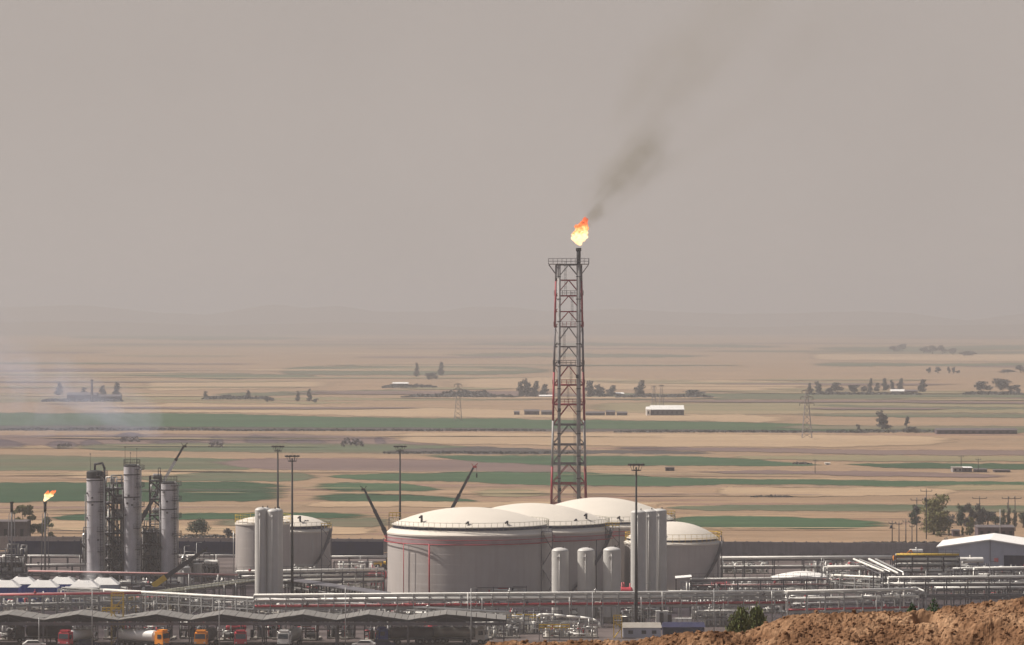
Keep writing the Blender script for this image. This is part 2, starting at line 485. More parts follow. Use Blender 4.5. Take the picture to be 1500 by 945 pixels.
FIELDS = [
 ('field_green', [(-1100, 603, 624), (0, 605, 624), (300, 606, 626), (500, 611, 627), (800, 615, 629), (1000, 617, 630), (1190, 622, 632), (1320, 628, 633)]),
 ('field_dark', [(-1100, 624, 629), (0, 624, 630), (150, 624, 631), (300, 626, 630), (700, 627, 631), (1190, 631.5, 634), (1300, 632, 634)]),
 ('field_mauve', [(-1100, 644, 652), (60, 638, 652), (300, 636, 652), (430, 636, 653), (560, 641, 656), (660, 650, 655)]),
 ('field_scrub', [(62, 648, 656), (88, 646, 657), (120, 650, 656)]),
 ('field_scrub', [(112, 646, 655), (135, 645, 656), (156, 650, 656)]),
 ('field_scrub', [(160, 638, 645), (190, 634, 647), (218, 636, 645)]),
 ('field_scrub', [(205, 643, 650), (240, 644, 653), (300, 647, 653), (345, 648, 653)]),
 ('field_scrub', [(303, 641, 651), (318, 639, 654), (330, 644, 654)]),
 ('field_scrub', [(350, 640, 650), (372, 638, 652), (398, 641, 652), (420, 644, 652)]),
 ('field_scrub', [(405, 644, 651), (440, 643, 653), (485, 645, 653)]),
 ('field_scrub', [(546, 641, 650), (558, 640, 652), (568, 645, 652)]),
 ('field_scrub', [(-60, 645, 653), (0, 644, 656), (50, 650, 656)]),
 ('field_greygreen', [(100, 652, 658), (250, 650, 661), (420, 650, 663), (590, 651, 664), (700, 655, 665), (800, 659, 665), (860, 661, 665)]),
 ('field_dark', [(560, 660, 663), (700, 655, 665), (800, 659, 666), (900, 660, 664), (1060, 662.5, 665.5)]),
 ('field_greygreen', [(-1100, 666, 690), (0, 667, 689), (200, 670, 689), (330, 672, 688), (430, 676, 686)]),
 ('field_mauve', [(300, 676, 680), (400, 672, 688), (560, 673, 691), (700, 675, 692), (810, 678, 693), (880, 688, 692)]),
 ('field_green', [(610, 667, 668.5), (700, 668.5, 676), (810, 668.5, 682), (1000, 668, 682.5), (1070, 671, 682.5), (1180, 680, 682.5), (1230, 681, 682.5)]),
 ('field_greygreen', [(180, 691, 704), (330, 691, 705), (470, 695, 705)]),
 ('field_green', [(468, 698, 699), (540, 694.5, 703), (700, 692, 707), (810, 692, 711), (870, 693, 712), (988, 700, 712), (1056, 702, 710), (1180, 703, 709.5), (1300, 704, 713), (1400, 706, 712), (2500, 709, 712)]),
 ('field_deep', [(-1100, 706, 737), (0, 707, 736), (130, 708, 734), (250, 706, 735), (443, 706, 735)]),
 ('field_green', [(443, 706, 720), (590, 709, 719), (660, 717, 719.5)]),
 ('field_deep', [(443, 723, 735), (600, 725, 734.5), (660, 729, 735), (712, 734, 735.5)]),
 ('field_olive', [(680, 718, 727), (760, 718, 728), (820, 720, 728)]),
 ('field_deep', [(1225, 679.5, 681), (1300, 679, 685), (1400, 679.5, 687), (2500, 681, 689)]),
 ('field_olive', [(1330, 711, 712), (1380, 711, 718), (2500, 712, 720)]),
 ('field_greygreen', [(965, 743, 745), (1050, 741, 748), (1240, 740, 749), (1420, 741, 750), (2500, 742, 752)]),
 ('field_deep', [(60, 759, 761), (127, 753, 763), (300, 752, 761), (570, 752, 760)]),
 ('field_greygreen', [(300, 761, 771), (420, 760, 772), (580, 760, 772)]),
 ('field_green', [(960, 757, 773), (1100, 757, 774), (1240, 761, 775), (1300, 764, 773), (1330, 768, 770)]),
 ('field_straw', [(430, 736, 743), (600, 735, 742), (720, 736.5, 745), (900, 735, 742), (1010, 737, 741)]),
 ('field_straw', [(1040, 714, 726), (1180, 714, 728), (1330, 715, 726), (1420, 719, 723)]),
 ('field_straw', [(-100, 764, 772), (60, 763, 774), (127, 764, 778), (330, 772, 784), (560, 773, 783)]),
 ('field_straw', [(60, 690, 705), (180, 690.5, 700), (330, 689, 691)]),
 ('field_olive', [(-1100, 588, 591), (100, 586, 589), (300, 588, 590), (560, 590, 592)]),
 ('field_olive', [(-1100, 576, 590), (200, 577, 586), (420, 583, 587), (800, 584, 586)]),
 ('field_greygreen', [(300, 578, 583), (420, 574, 579), (560, 571, 575), (640, 573, 575)]),
 ('field_greygreen', [(820, 577, 585), (1000, 577, 586), (1180, 577, 585), (1500, 578, 586), (2500, 578, 587)]),
 ('field_olive', [(830, 590, 601), (1000, 591, 608), (1180, 590, 607), (2500, 590, 598)]),
 ('field_greygreen', [(1180, 592, 596), (1300, 595, 598), (1500, 597, 600), (2500, 598, 600)]),
 ('field_greygreen', [(1140, 607, 609), (1300, 606, 611), (2500, 607, 615)]),
 ('field_greygreen', [(1120, 624, 629), (1250, 624, 629), (1400, 625, 634), (2500, 627, 636)]),
 ('field_straw', [(60, 591, 603), (300, 592, 604), (560, 596, 610), (800, 602, 613), (1180, 611, 620)]),
 ('field_straw', [(560, 634, 648), (760, 635, 652), (1000, 636, 655), (1240, 638, 655), (1420, 640, 650)]),
 ('field_mauve', [(880, 655, 659), (1100, 657, 662), (1300, 660, 667), (2500, 664, 672)]),
 ('field_olive', [(1050, 668, 672), (1250, 668, 676), (2500, 672, 677)]),
 ('field_mauve', [(1000, 690, 693), (1250, 691, 697), (1500, 696, 701)]),
 ('field_greygreen', [(400, 539, 549), (560, 536, 550), (720, 537, 549), (830, 540, 546)]),
 ('field_greygreen', [(-1100, 548, 552), (160, 547, 549), (300, 547, 555), (480, 550, 553)]),
 ('field_greygreen', [(90, 493, 495), (280, 493, 498), (520, 495, 496)]),
 ('field_greygreen', [(650, 503, 505), (860, 502, 506), (1180, 507, 510)]),
 ('field_greygreen', [(640, 517, 521), (820, 518, 523), (1060, 520, 523)]),
 ('field_greygreen', [(1180, 509, 512), (1330, 508, 514), (2500, 499, 504)]),
 ('field_greygreen', [(1180, 531, 537), (1340, 533, 536), (2500, 530, 541)]),
 ('field_straw', [(620, 556, 568), (800, 553, 570), (980, 556, 571), (1180, 559, 573)]),
 ('field_straw', [(1180, 518, 527), (1350, 519, 529), (2500, 521, 528)]),
 ('field_straw', [(200, 560, 574), (360, 560, 570), (520, 556, 568)]),
]
for k, (m_, pts) in enumerate(FIELDS):
    field(m_, pts, 0.02 + 0.004 * k)
z0 = 0.02 + 0.004 * len(FIELDS)
for k in range(120):                                   # more narrow strips of stubble and fallow farther out
    yy = 482 + 118 * (k / 120) ** 1.1
    xa = rnd.uniform(-900, 1900); ln = rnd.uniform(180, 700)
    hgt = 0.7 + (yy - 470) / 130 * rnd.uniform(0.6, 2.2)
    field(rnd.choice(['field_greygreen', 'field_olive', 'field_mauve', 'field_straw', 'field_olive', 'field_mauve']),
          [(xa, yy, yy + 0.5), (xa + ln * 0.3, yy - 0.4, yy + hgt), (xa + ln * 0.8, yy, yy + hgt), (xa + ln, yy + 0.4, yy + 0.9)], z0 + 0.004 * k, jit=0.15)
z1 = z0 + 0.004 * 121
for k in range(26):                                   # narrow tracks and headlands nearer the plant
    yy = rnd.choice([636, 642, 648, 656, 690, 700, 716, 728, 745, 750, 779, 646, 697, 722, 733, 754]) + rnd.uniform(-3, 3)
    xa = rnd.uniform(-100, 1300); ln = rnd.uniform(120, 500)
    hgt = rnd.uniform(0.5, 1.3)
    field(rnd.choice(['field_olive', 'field_mauve', 'field_straw', 'field_straw', 'field_dark', 'field_olive']),
          [(xa, yy, yy + 0.4), (xa + ln * 0.4, yy, yy + hgt), (xa + ln, yy + 1, yy + 1.3)], z1 + 0.004 * k, jit=0.2)

z2 = z1 + 0.004 * 27
for k in range(150):                                   # faint strips of differently cut stubble
    yy = rnd.uniform(588, 786)
    if any(pts[0][0] < 750 < pts[-1][0] and pts[0][1] - 1 < yy < pts[0][2] + 1 for m_, pts in FIELDS if m_ in ('field_green', 'field_deep')): continue
    xa = rnd.uniform(-900, 1900); ln = rnd.uniform(150, 800)
    hgt = rnd.uniform(0.5, 2.0) * (0.6 + (yy - 588) / 200)
    field(rnd.choice(['field_pink', 'field_sand', 'field_brown', 'field_pink', 'field_sand']),
          [(xa, yy, yy + 0.4), (xa + ln * 0.35, yy - 0.3, yy + hgt), (xa + ln * 0.7, yy, yy + hgt), (xa + ln, yy + 0.5, yy + 0.9)], 0.004 + 0.0001 * k, jit=0.35)

# the concrete and gravel yard inside the wall
yb = MB()
yb.v = [(-420, 660, 0.6), (420, 660, 0.6), (420, 1098, 0.6), (0, 1112, 0.6), (-420, 1140, 0.6)]
yb.v = [(a_, b_, 0.01) for a_, b_, c_ in yb.v]
yb.face([0, 1, 2, 3, 4])
struct(yb.build('yard', 'yard'), 'grey brown plant yard inside the perimeter wall')

# low ridge of hills at the horizon
def ridge(D0, prof, depth, seed, material, label):
    xs = np.linspace(-9000, 9000, 361); ys = np.linspace(0, 1, 26)
    px = 750 + xs * F / D0
    pr = np.interp(px, [p[0] for p in prof], [H + (YH - p[1]) * D0 / F for p in prof])
    outside = np.clip((np.abs(px - 750) - 900) / 500, 0, 1)
    wild = 60 + 55 * fbm(xs / 1500, xs * 0 + 3.3, 4, seed)
    top = pr * (1 - outside) + wild * outside + (fbm(xs / 260, xs * 0, 4, seed + 5) - 0.5) * 9
    X, T = np.meshgrid(xs, ys)
    shape = np.sin(np.pi * np.clip(T, 0, 1)) ** 0.8
    Yw = D0 + (T - 0.5) * depth + (fbm(X / 900, T * 3, 3, seed + 2) - 0.5) * 500
    Z = top[None, :] * shape * (0.86 + 0.28 * fbm(X / 420, T * 7, 4, seed + 9) * (1 - np.abs(T - 0.5) * 2 < 0.9)) - 2
    return struct(grid_mesh('hills', X, Yw, Z, material), label)
ridge(17500, [(-100, 452), (0, 451), (130, 446), (230, 457), (300, 458), (360, 451), (400, 446), (440, 452), (500, 448), (560, 456), (640, 457), (690, 449), (740, 452), (800, 455), (910, 450), (980, 457), (1060, 459), (1180, 459), (1260, 456), (1330, 459), (1380, 466), (1420, 469), (1480, 460), (1600, 457)], 2600, 3, 'hill_earth', 'low dusty hills along the skyline')
ridge(13500, [(-100, 476), (100, 470), (300, 477), (480, 472), (700, 479), (900, 474), (1100, 478), (1300, 476), (1600, 474)], 1800, 21, 'hill_earth', 'fainter foothills in front of the skyline')

# ------------------------------------------------------------------ perimeter wall
def wall_run(name, label, P0, P1, h, th, pitch, material, post=True):
    d = P1 - P0; ln = d.length; rz = math.atan2(d.y, d.x)
    t = thing(name, label, 'wall', P0, rz)
    n = int(ln / pitch)
    pm = MB().box((pitch / 2, 0, h / 2 - 0.1), (pitch - 0.14, th, h + 0.0)).box((pitch / 2, -th * 0.5 - 0.03, h * 0.5), (pitch - 0.7, 0.06, h - 0.7)).mesh('panel', material)
    qm = MB().box((0, 0, h / 2), (0.26, th + 0.16, h + 0.3)).mesh('post', material)
    for k in range(n):
        inst(pm, 'panel', t, (k * pitch, rnd.uniform(-0.03, 0.03), rnd.uniform(-0.04, 0.04)))
        if post: inst(qm, 'post', t, (k * pitch, 0, 0))
    return t
wall_run('perimeter_wall', 'long grey concrete panel wall running along the back of the plant', G(-90, 804), G(1600, 817), 3.7, 0.25, 3.2, 'concrete')
wall_run('screen_wall', 'long dark navy lined wall in front of the grey one, left of the big tanks', G(14, 812.5), G(572, 813.5), 3.75, 0.3, 4.4, 'navy')

# ------------------------------------------------------------------ shared bits
def rail_ring(b, r, z, h=1.1, n=40, a0=0.0, a1=2 * math.pi, th=0.045):
    pts = [(r * math.cos(a0 + (a1 - a0) * k / n), r * math.sin(a0 + (a1 - a0) * k / n)) for k in range(n + 1)]
    for (x, y) in pts[:-1] if a1 - a0 > 6.2 else pts: b.bar((x, y, z), (x, y, z + h), th)
    for q in (0.5, 1.0):
        for p, c in zip(pts, pts[1:]): b.bar((*p, z + h * q), (*c, z + h * q), th)
def rail_line(b, a, c, h=1.1, sp=1.5, th=0.05):
    a, c = Vector(a), Vector(c); n = max(1, int((c - a).length / sp))
    up = Vector((0, 0, h))
    for k in range(n + 1):
        p = a.lerp(c, k / n); b.bar(p, p + up, th)
    for q in (0.5, 1.0): b.bar(a + up * q, c + up * q, th)
def ladder(b, p, z0, z1, wd=0.5, out=(0, -1)):
    x, y = p; ox, oy = out
    for s_ in (-1, 1): b.bar((x + s_ * wd / 2, y, z0), (x + s_ * wd / 2, y, z1), 0.06)
    z = z0
    while z < z1: b.bar((x - wd / 2, y, z), (x + wd / 2, y, z), 0.04); z += 0.6
def cage_ladder(b, x, y, z0, z1, oy=-0.7):
    ladder(b, (x, y), z0, z1)
    z = z0 + 2
    while z < z1:
        P = [(x - 0.35, y), (x - 0.35, y + oy * 0.6), (x, y + oy), (x + 0.35, y + oy * 0.6), (x + 0.35, y)]
        for p, q in zip(P, P[1:]): b.bar((*p, z), (*q, z), 0.05)
        z += 1.2
    b.bar((x, y + oy, z0 + 2), (x, y + oy, z1), 0.05)

# ------------------------------------------------------------------ storage tanks
def storage_tank(label, px, yb, Rr, zs, zk, zd, apex, reds=True, group=None, risers=(), seed=0, railcol='pipe_lagged', gear=True):
    t = thing('storage_tank', label, 'tank', G(px, yb), 0, group)
    # shell in courses of plate, each a hair proud of the one above
    b = MB(); n = 7; prof = []
    for k in range(n):
        r = Rr + 0.012 * (n - k)
        prof += [(r, zs * k / n + 0.3), (r, zs * (k + 1) / n + 0.3 - 0.02)]
    prof = [(q, min(z_, zs)) for q, z_ in prof]
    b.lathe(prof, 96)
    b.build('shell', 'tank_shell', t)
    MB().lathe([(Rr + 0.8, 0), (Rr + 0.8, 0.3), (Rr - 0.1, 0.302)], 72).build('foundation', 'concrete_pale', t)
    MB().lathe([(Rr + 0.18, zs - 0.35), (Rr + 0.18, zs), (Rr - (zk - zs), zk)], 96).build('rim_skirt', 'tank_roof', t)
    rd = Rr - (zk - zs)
    MB().lathe([(rd - 0.15, zk - 0.05), (rd - 0.15, zd)], 96).build('shaded_roof_band', 'navy', t)  # navy colour stands in for the shadow beneath the dome edge
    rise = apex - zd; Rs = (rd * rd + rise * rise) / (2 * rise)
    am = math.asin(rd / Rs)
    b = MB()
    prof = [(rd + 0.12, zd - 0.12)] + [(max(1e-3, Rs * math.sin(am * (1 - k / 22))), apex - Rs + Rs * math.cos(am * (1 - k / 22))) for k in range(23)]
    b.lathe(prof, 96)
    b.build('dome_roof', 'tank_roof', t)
    b = MB()
    rail_ring(b, rd + 0.35, zk - 0.15, 1.9, int(Rr * 4.2), th=0.07)
    b.build('railing', railcol, t)
    if reds:
        for dz, rr_ in ((1.0, 0.06), (2.0, 0.11)):
            b = MB(); m_ = 72; ro = Rr + 0.75
            P = [(ro * math.cos(2 * math.pi * k / m_), ro * math.sin(2 * math.pi * k / m_), zs - dz) for k in range(m_ + 1)]
            for p, q in zip(P, P[1:]): b.tube(p, q, rr_, 6, caps=False)
            for k in range(0, m_, 12): b.bar(P[k], (P[k][0] * (Rr - 0.05) / ro, P[k][1] * (Rr - 0.05) / ro, zs - dz), 0.07)
            b.build('cooling_ring', 'pipe_red', t)
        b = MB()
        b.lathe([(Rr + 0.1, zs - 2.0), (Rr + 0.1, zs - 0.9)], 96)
        b.build('pink_shade_band', 'pink_shade_tint', t)  # pink cast of the shaded strip between the rings, painted all round
    for (ang, m_, r_) in risers:
        a = R(ang); x, y = (Rr + 0.8) * math.cos(a), (Rr + 0.8) * math.sin(a)
        MB().tube((x, y, 0), (x, y, zs - 1.9), r_, 8).build('riser', m_, t)
    if gear:
        b = MB()                                           # spiral stair on the side
        a0, a1 = R(-62), R(-14); ns = 34
        for k in range(ns):
            a = a0 + (a1 - a0) * k / ns; z = 0.5 + (zs - 0.2) * k / ns
            c, s_ = math.cos(a), math.sin(a)
            e = a0 + (a1 - a0) * (k + 1) / ns; z2 = 0.5 + (zs - 0.2) * (k + 1) / ns
            for q_, w2, h2, up in ((0.55, 0.85, 0.12, 0), (1.0, 0.06, 0.06, 1.1)):
                b.bar(((Rr + q_) * c, (Rr + q_) * s_, z + up), ((Rr + q_) * math.cos(e), (Rr + q_) * math.sin(e), z2 + up), w2, h2)
            b.bar(((Rr + 1.0) * c, (Rr + 1.0) * s_, z), ((Rr + 1.0) * c, (Rr + 1.0) * s_, z + 1.1), 0.05)
        if seed != 1:
            b.build('stair', 'steel_mid', t)
        rr = random.Random(seed)
        for k in range(3):
            a = R(rr.uniform(-150, -30)); c, s_ = math.cos(a), math.sin(a)
            q = rd - rr.uniform(0.8, 2.5)
            hv = 2.4 if k == 0 else 1.3
            v = MB().tube((q * c, q * s_, zd - 0.4), (q * c, q * s_, zd + hv), 0.2 + 0.06 * (k == 0), 8).tube((q * c, q * s_, zd + hv - 0.1), (q * c - 0.5, q * s_ - 0.6, zd + hv - 0.5), 0.2, 8)
            v.build('vent', 'steel_dark', t)
    return t
storage_tank('largest white domed tank with red cooling rings, left front of the three big ones', 688, 880, 18.6, 15.7, 16.7, 17.5, 21.2, group='big white domed storage tanks',
             risers=((-139, 'pipe_red', 0.09), (-117, 'pipe_red', 0.17), (-134, 'steel_mid', 0.06)), seed=1)
storage_tank('middle big white domed tank, half hidden behind the left front one', 779, 863, 18.8, 14.3, 15.1, 15.9, 20.3, group='big white domed storage tanks', risers=((-40, 'steel_mid', 0.12),), seed=2)
storage_tank('rearmost big white domed tank, behind the tall three vessels', 878, 848, 18.9, 13.6, 14.3, 14.9, 19.95, group='big white domed storage tanks', risers=((-32, 'steel_mid', 0.12),), seed=3)
storage_tank('smaller domed tank with yellow roof rails, right end of the tank row', 985, 861, 11.35, 10.9, 11.4, 11.95, 15.7, reds=False, risers=((-30, 'steel_mid', 0.12), (-100, 'steel_mid', 0.06)), seed=4, railcol='yellow_paint')
storage_tank('low domed tank with black roof band behind the tall white pair of vessels', 432, 838, 8.9, 10.6, 11.1, 12.0, 14.3, reds=False, risers=((-95, 'steel_mid', 0.16), (-60, 'pipe_silver', 0.08)), seed=5)
storage_tank('plain pale tank with yellow roof rail, left behind the tall white pair', 385, 853, 6.6, 14.4, 14.6, 14.8, 16.0, reds=False, risers=((-160, 'pipe_silver', 0.08),), seed=6, railcol='yellow_paint', gear=False)
# roof landings with yellow rails
def landing(label, px, yb, z, w_, d_, m_='yellow_paint', flights=True):
    t = thing('stair_landing', label, 'platform', G(px, yb))
    MB().box((0, 0, z), (w_, d_, 0.12)).build('deck', 'steel_mid', t)
    b = MB()
    for a, c in (((-w_ / 2, -d_ / 2), (w_ / 2, -d_ / 2)), ((w_ / 2, -d_ / 2), (w_ / 2, d_ / 2)), ((w_ / 2, d_ / 2), (-w_ / 2, d_ / 2)), ((-w_ / 2, d_ / 2), (-w_ / 2, -d_ / 2))):
        rail_line(b, (*a, z), (*c, z), 1.2, 0.8, 0.08)
    b.build('railing', m_, t)
    for x in (-w_ / 2, w_ / 2):
        for y in (-d_ / 2, d_ / 2): MB().bar((x, y, 0), (x, y, z), 0.16).build('leg', 'steel_mid', t)
    for k in range(4):
        x0_, x1_ = (-w_ / 2, w_ / 2) if k % 2 == 0 else (w_ / 2, -w_ / 2)
        if flights: MB().bar((x0_, d_ / 2 - 0.4, z * k / 4), (x1_, d_ / 2 - 0.4, z * (k + 1) / 4), 0.7, 0.12).build('stair_flight', 'steel_mid', t)
    return t
landing('yellow railed stair landing at the left rim of the largest tank', 578, 866, 17.2, 2.6, 1.6, flights=False)
landing('stair landing with pale rails between the largest and the middle tank', 801, 884, 16.2, 2.4, 1.6, 'steel_galv')
landing('yellow railed landing between the middle and the rearmost big tank', 897, 866, 14.8, 3.2, 1.6)
landing('yellow railed landing at the right shoulder of the rearmost big tank', 981, 846, 15.2, 2.6, 1.8)
landing('yellow railed landing on the right rim of the small domed tank', 1048, 858, 11.8, 3.0, 2.0)
landing('yellow railed landing at the right rim of the low domed tank', 478, 842, 11.6, 2.4, 1.6)

# ------------------------------------------------------------------ tall vessels
def vessel(label, px, yb, r, ytop, group=None, material='vessel_white', head=0.55, name='pressure_vessel', nozz=True):
    t = thing(name, label, 'vessel', G(px, yb), 0, group)
    h = (yb - ytop) / S(yb); hh = r * head; zc = h - hh
    b = MB(); n = max(4, int(zc / 2.6)); prof = []
    for k in range(n): prof += [(r - 0.01, 1.2 + (zc - 1.2) * k / n), (r, 1.23 + (zc - 1.2) * k / n), (r, 1.2 + (zc - 1.2) * (k + 1) / n - 0.03)]
    b.lathe(prof, 36).build('shell', material, t)
    MB().lathe([(max(1e-3, r * math.cos(math.pi / 2 * k / 8)), zc + hh * math.sin(math.pi / 2 * k / 8)) for k in range(9)], 36).build('head', material, t)
    MB().lathe([(r + 0.12, 0), (r + 0.12, 1.15), (r - 0.05, 1.25)], 32).build('skirt', 'concrete_pale', t)
    MB().tube((r * 0.35, -r * 0.2, h - 0.1), (r * 0.35, -r * 0.2, h + 0.35), 0.12, 8).build('nozzle', 'steel_dark', t)
    MB().pipe([(-r * 0.1, -r - 0.15, 0.5), (-r * 0.1, -r - 0.15, zc - 0.6), (-r * 0.1, -r * 0.55, zc + hh * 0.5)], 0.09, 6).build('down_pipe', material, t)
    if nozz: MB().tube((-r * 0.25, -r * 0.9, zc - 1.3), (-r * 0.25, -r - 0.35, zc - 1.3), 0.28, 10).build('manhole', material, t)
    return t
vessel('tall slim white vessel, front left of the twin group near the low domed tank', 382, 885, 1.34, 743, 'tall white vessels by the low domed tank')
vessel('tall slim white vessel peeping out behind the left one of the twin group', 389, 880, 1.30, 743, 'tall white vessels by the low domed tank', nozz=False)
vessel('tall slim white vessel, front right of the twin group near the low domed tank', 400, 885, 1.36, 745, 'tall white vessels by the low domed tank')
vessel('tall slim white vessel behind the right one of the twin group', 406, 880, 1.32, 744.5, 'tall white vessels by the low domed tank', nozz=False)
vessel('tall white vessel directly behind the right light mast, left of its row', 935, 884, 1.72, 747, 'three tall vessels right of the big tanks', head=0.35)
vessel('middle tall vessel of the row right of the big tanks', 951, 880, 1.68, 746, 'three tall vessels right of the big tanks', head=0.35)
vessel('rightmost tall vessel of the row right of the big tanks', 966, 876, 1.66, 745, 'three tall vessels right of the big tanks', head=0.35)
vessel('short fat white vessel, left of the three before the big tanks', 820.5, 911.5, 1.78, 802, 'three short vessels before the big tanks', head=0.42)
vessel('short fat white vessel, middle of the three before the big tanks', 858.5, 911.5, 1.80, 802, 'three short vessels before the big tanks', head=0.42)
vessel('short fat white vessel, right of the three before the big tanks', 896.5, 911.5, 1.86, 801, 'three short vessels before the big tanks', head=0.42)

# ------------------------------------------------------------------ process columns on the left
def process_column(label, px, yb, r, ytop, cap, seed, loop=False, rods=()):
    t = thing('process_column', label, 'column', G(px, yb), 0, 'grey process columns')
    h = (yb - ytop) / S(yb); rr = random.Random(seed)
    zc = h - r * 0.45 - cap
    b = MB(); n = 9; prof = [(r, 0)]
    for k in range(1, n): z = zc * k / n; prof += [(r, z - 0.06), (r + 0.05, z - 0.05), (r + 0.05, z + 0.05), (r, z + 0.06)]
    prof.append((r, zc))
    b.lathe(prof, 36).build('shell', 'column_grey', t)
    MB().lathe([(r + 0.03, zc), (r + 0.03, zc + cap), (r * 0.85, zc + cap + r * 0.14), (r * 0.45, zc + cap + r * 0.22), (1e-3, zc + cap + r * 0.25)], 32).build('cap', 'soot', t)
    for q in (0.90, 0.72):
        MB().lathe([(r + 0.02, h * q - 0.12), (r + 0.1, h * q - 0.12), (r + 0.1, h * q + 0.12), (r + 0.02, h * q + 0.12)], 32).build('stiffener_ring', 'steel_dark', t)
    for k, q in enumerate((0.94, 0.80, 0.64, 0.47, 0.30)):           # side platforms with rails
        a0 = R(-70 + rr.uniform(-8, 8)); a1 = R(45)
        b = MB(); m_ = 9
        for j in range(m_):
            aa, ab = a0 + (a1 - a0) * j / m_, a0 + (a1 - a0) * (j + 1) / m_
            P = [((r + 0.05) * math.cos(aa), (r + 0.05) * math.sin(aa)), ((r + 1.1) * math.cos(aa), (r + 1.1) * math.sin(aa)), ((r + 1.1) * math.cos(ab), (r + 1.1) * math.sin(ab)), ((r + 0.05) * math.cos(ab), (r + 0.05) * math.sin(ab))]
            b.hexa([(*p, h * q) for p in P] + [(*p, h * q + 0.1) for p in P])
        p_ = b.build('platform', 'steel_dark', t)
        b = MB(); rail_ring(b, r + 1.08, h * q, 1.1, 9, a0, a1, 0.05)
        b.build('railing', 'steel_mid', p_)
    b = MB(); cage_ladder(b, r * 0.85, -r * 0.75, 1, h * 0.94); b.build('ladder', 'steel_dark', t)
    b = MB(); rail_ring(b, r + 0.05, zc + cap * 0.6, 1.6, 14, th=0.06)
    if not loop: b.build('top_railing', 'steel_dark', t)
    for k in range(5):
        a = R(rr.uniform(-150, -40)); z = h * rr.uniform(0.35, 0.88)
        MB().tube((r * 0.9 * math.cos(a), r * 0.9 * math.sin(a), z), ((r + 0.3) * math.cos(a), (r + 0.3) * math.sin(a), z), 0.25, 8).build('manhole', 'steel_mid', t)
    MB().pipe([(r * 0.8, -r * 0.9, zc + 0.6), (r * 1.2, -r * 0.9, zc - 0.4), (r * 1.2, -r * 0.9, 1)], 0.17, 8).build('down_pipe', 'pipe_silver', t)
    MB().pipe([(-r - 0.25, -0.6, h * 0.78), (-r - 0.25, -0.6, 0.5)], 0.12, 8).build('down_pipe', 'pipe_dull', t)
    if loop: MB().pipe([(0, 0, zc + cap), (0, 0, h + 1.0), (r * 0.9, 0, h + 1.2), (r + 0.3, 0, h), (r + 0.3, 0, h * 0.5)], 0.26, 8).build('vapour_pipe', 'steel_dark', t)
    for (x, hh) in rods: MB().tube((x, 0, h - 0.8), (x, 0, h + hh), 0.06, 6, 0.035).ball((x, 0, h + hh), 0.16, 6, 4).build('lightning_rod', 'steel_dark', t)
    return t
process_column('left grey process column with sooty cap and bent vapour pipe', 139, 860, 1.98, 686, 1.5, 1, loop=True, rods=((-1.1, 3.4),))
process_column('middle and tallest grey process column', 193, 859, 1.92, 677, 0.2, 2, rods=((-1.6, 3.6), (-0.3, 2.2), (1.2, 3.2)))
process_column('right grey process column with railed top, beside the slanting crane jib', 247.5, 858, 1.9, 702, 0.2, 3)

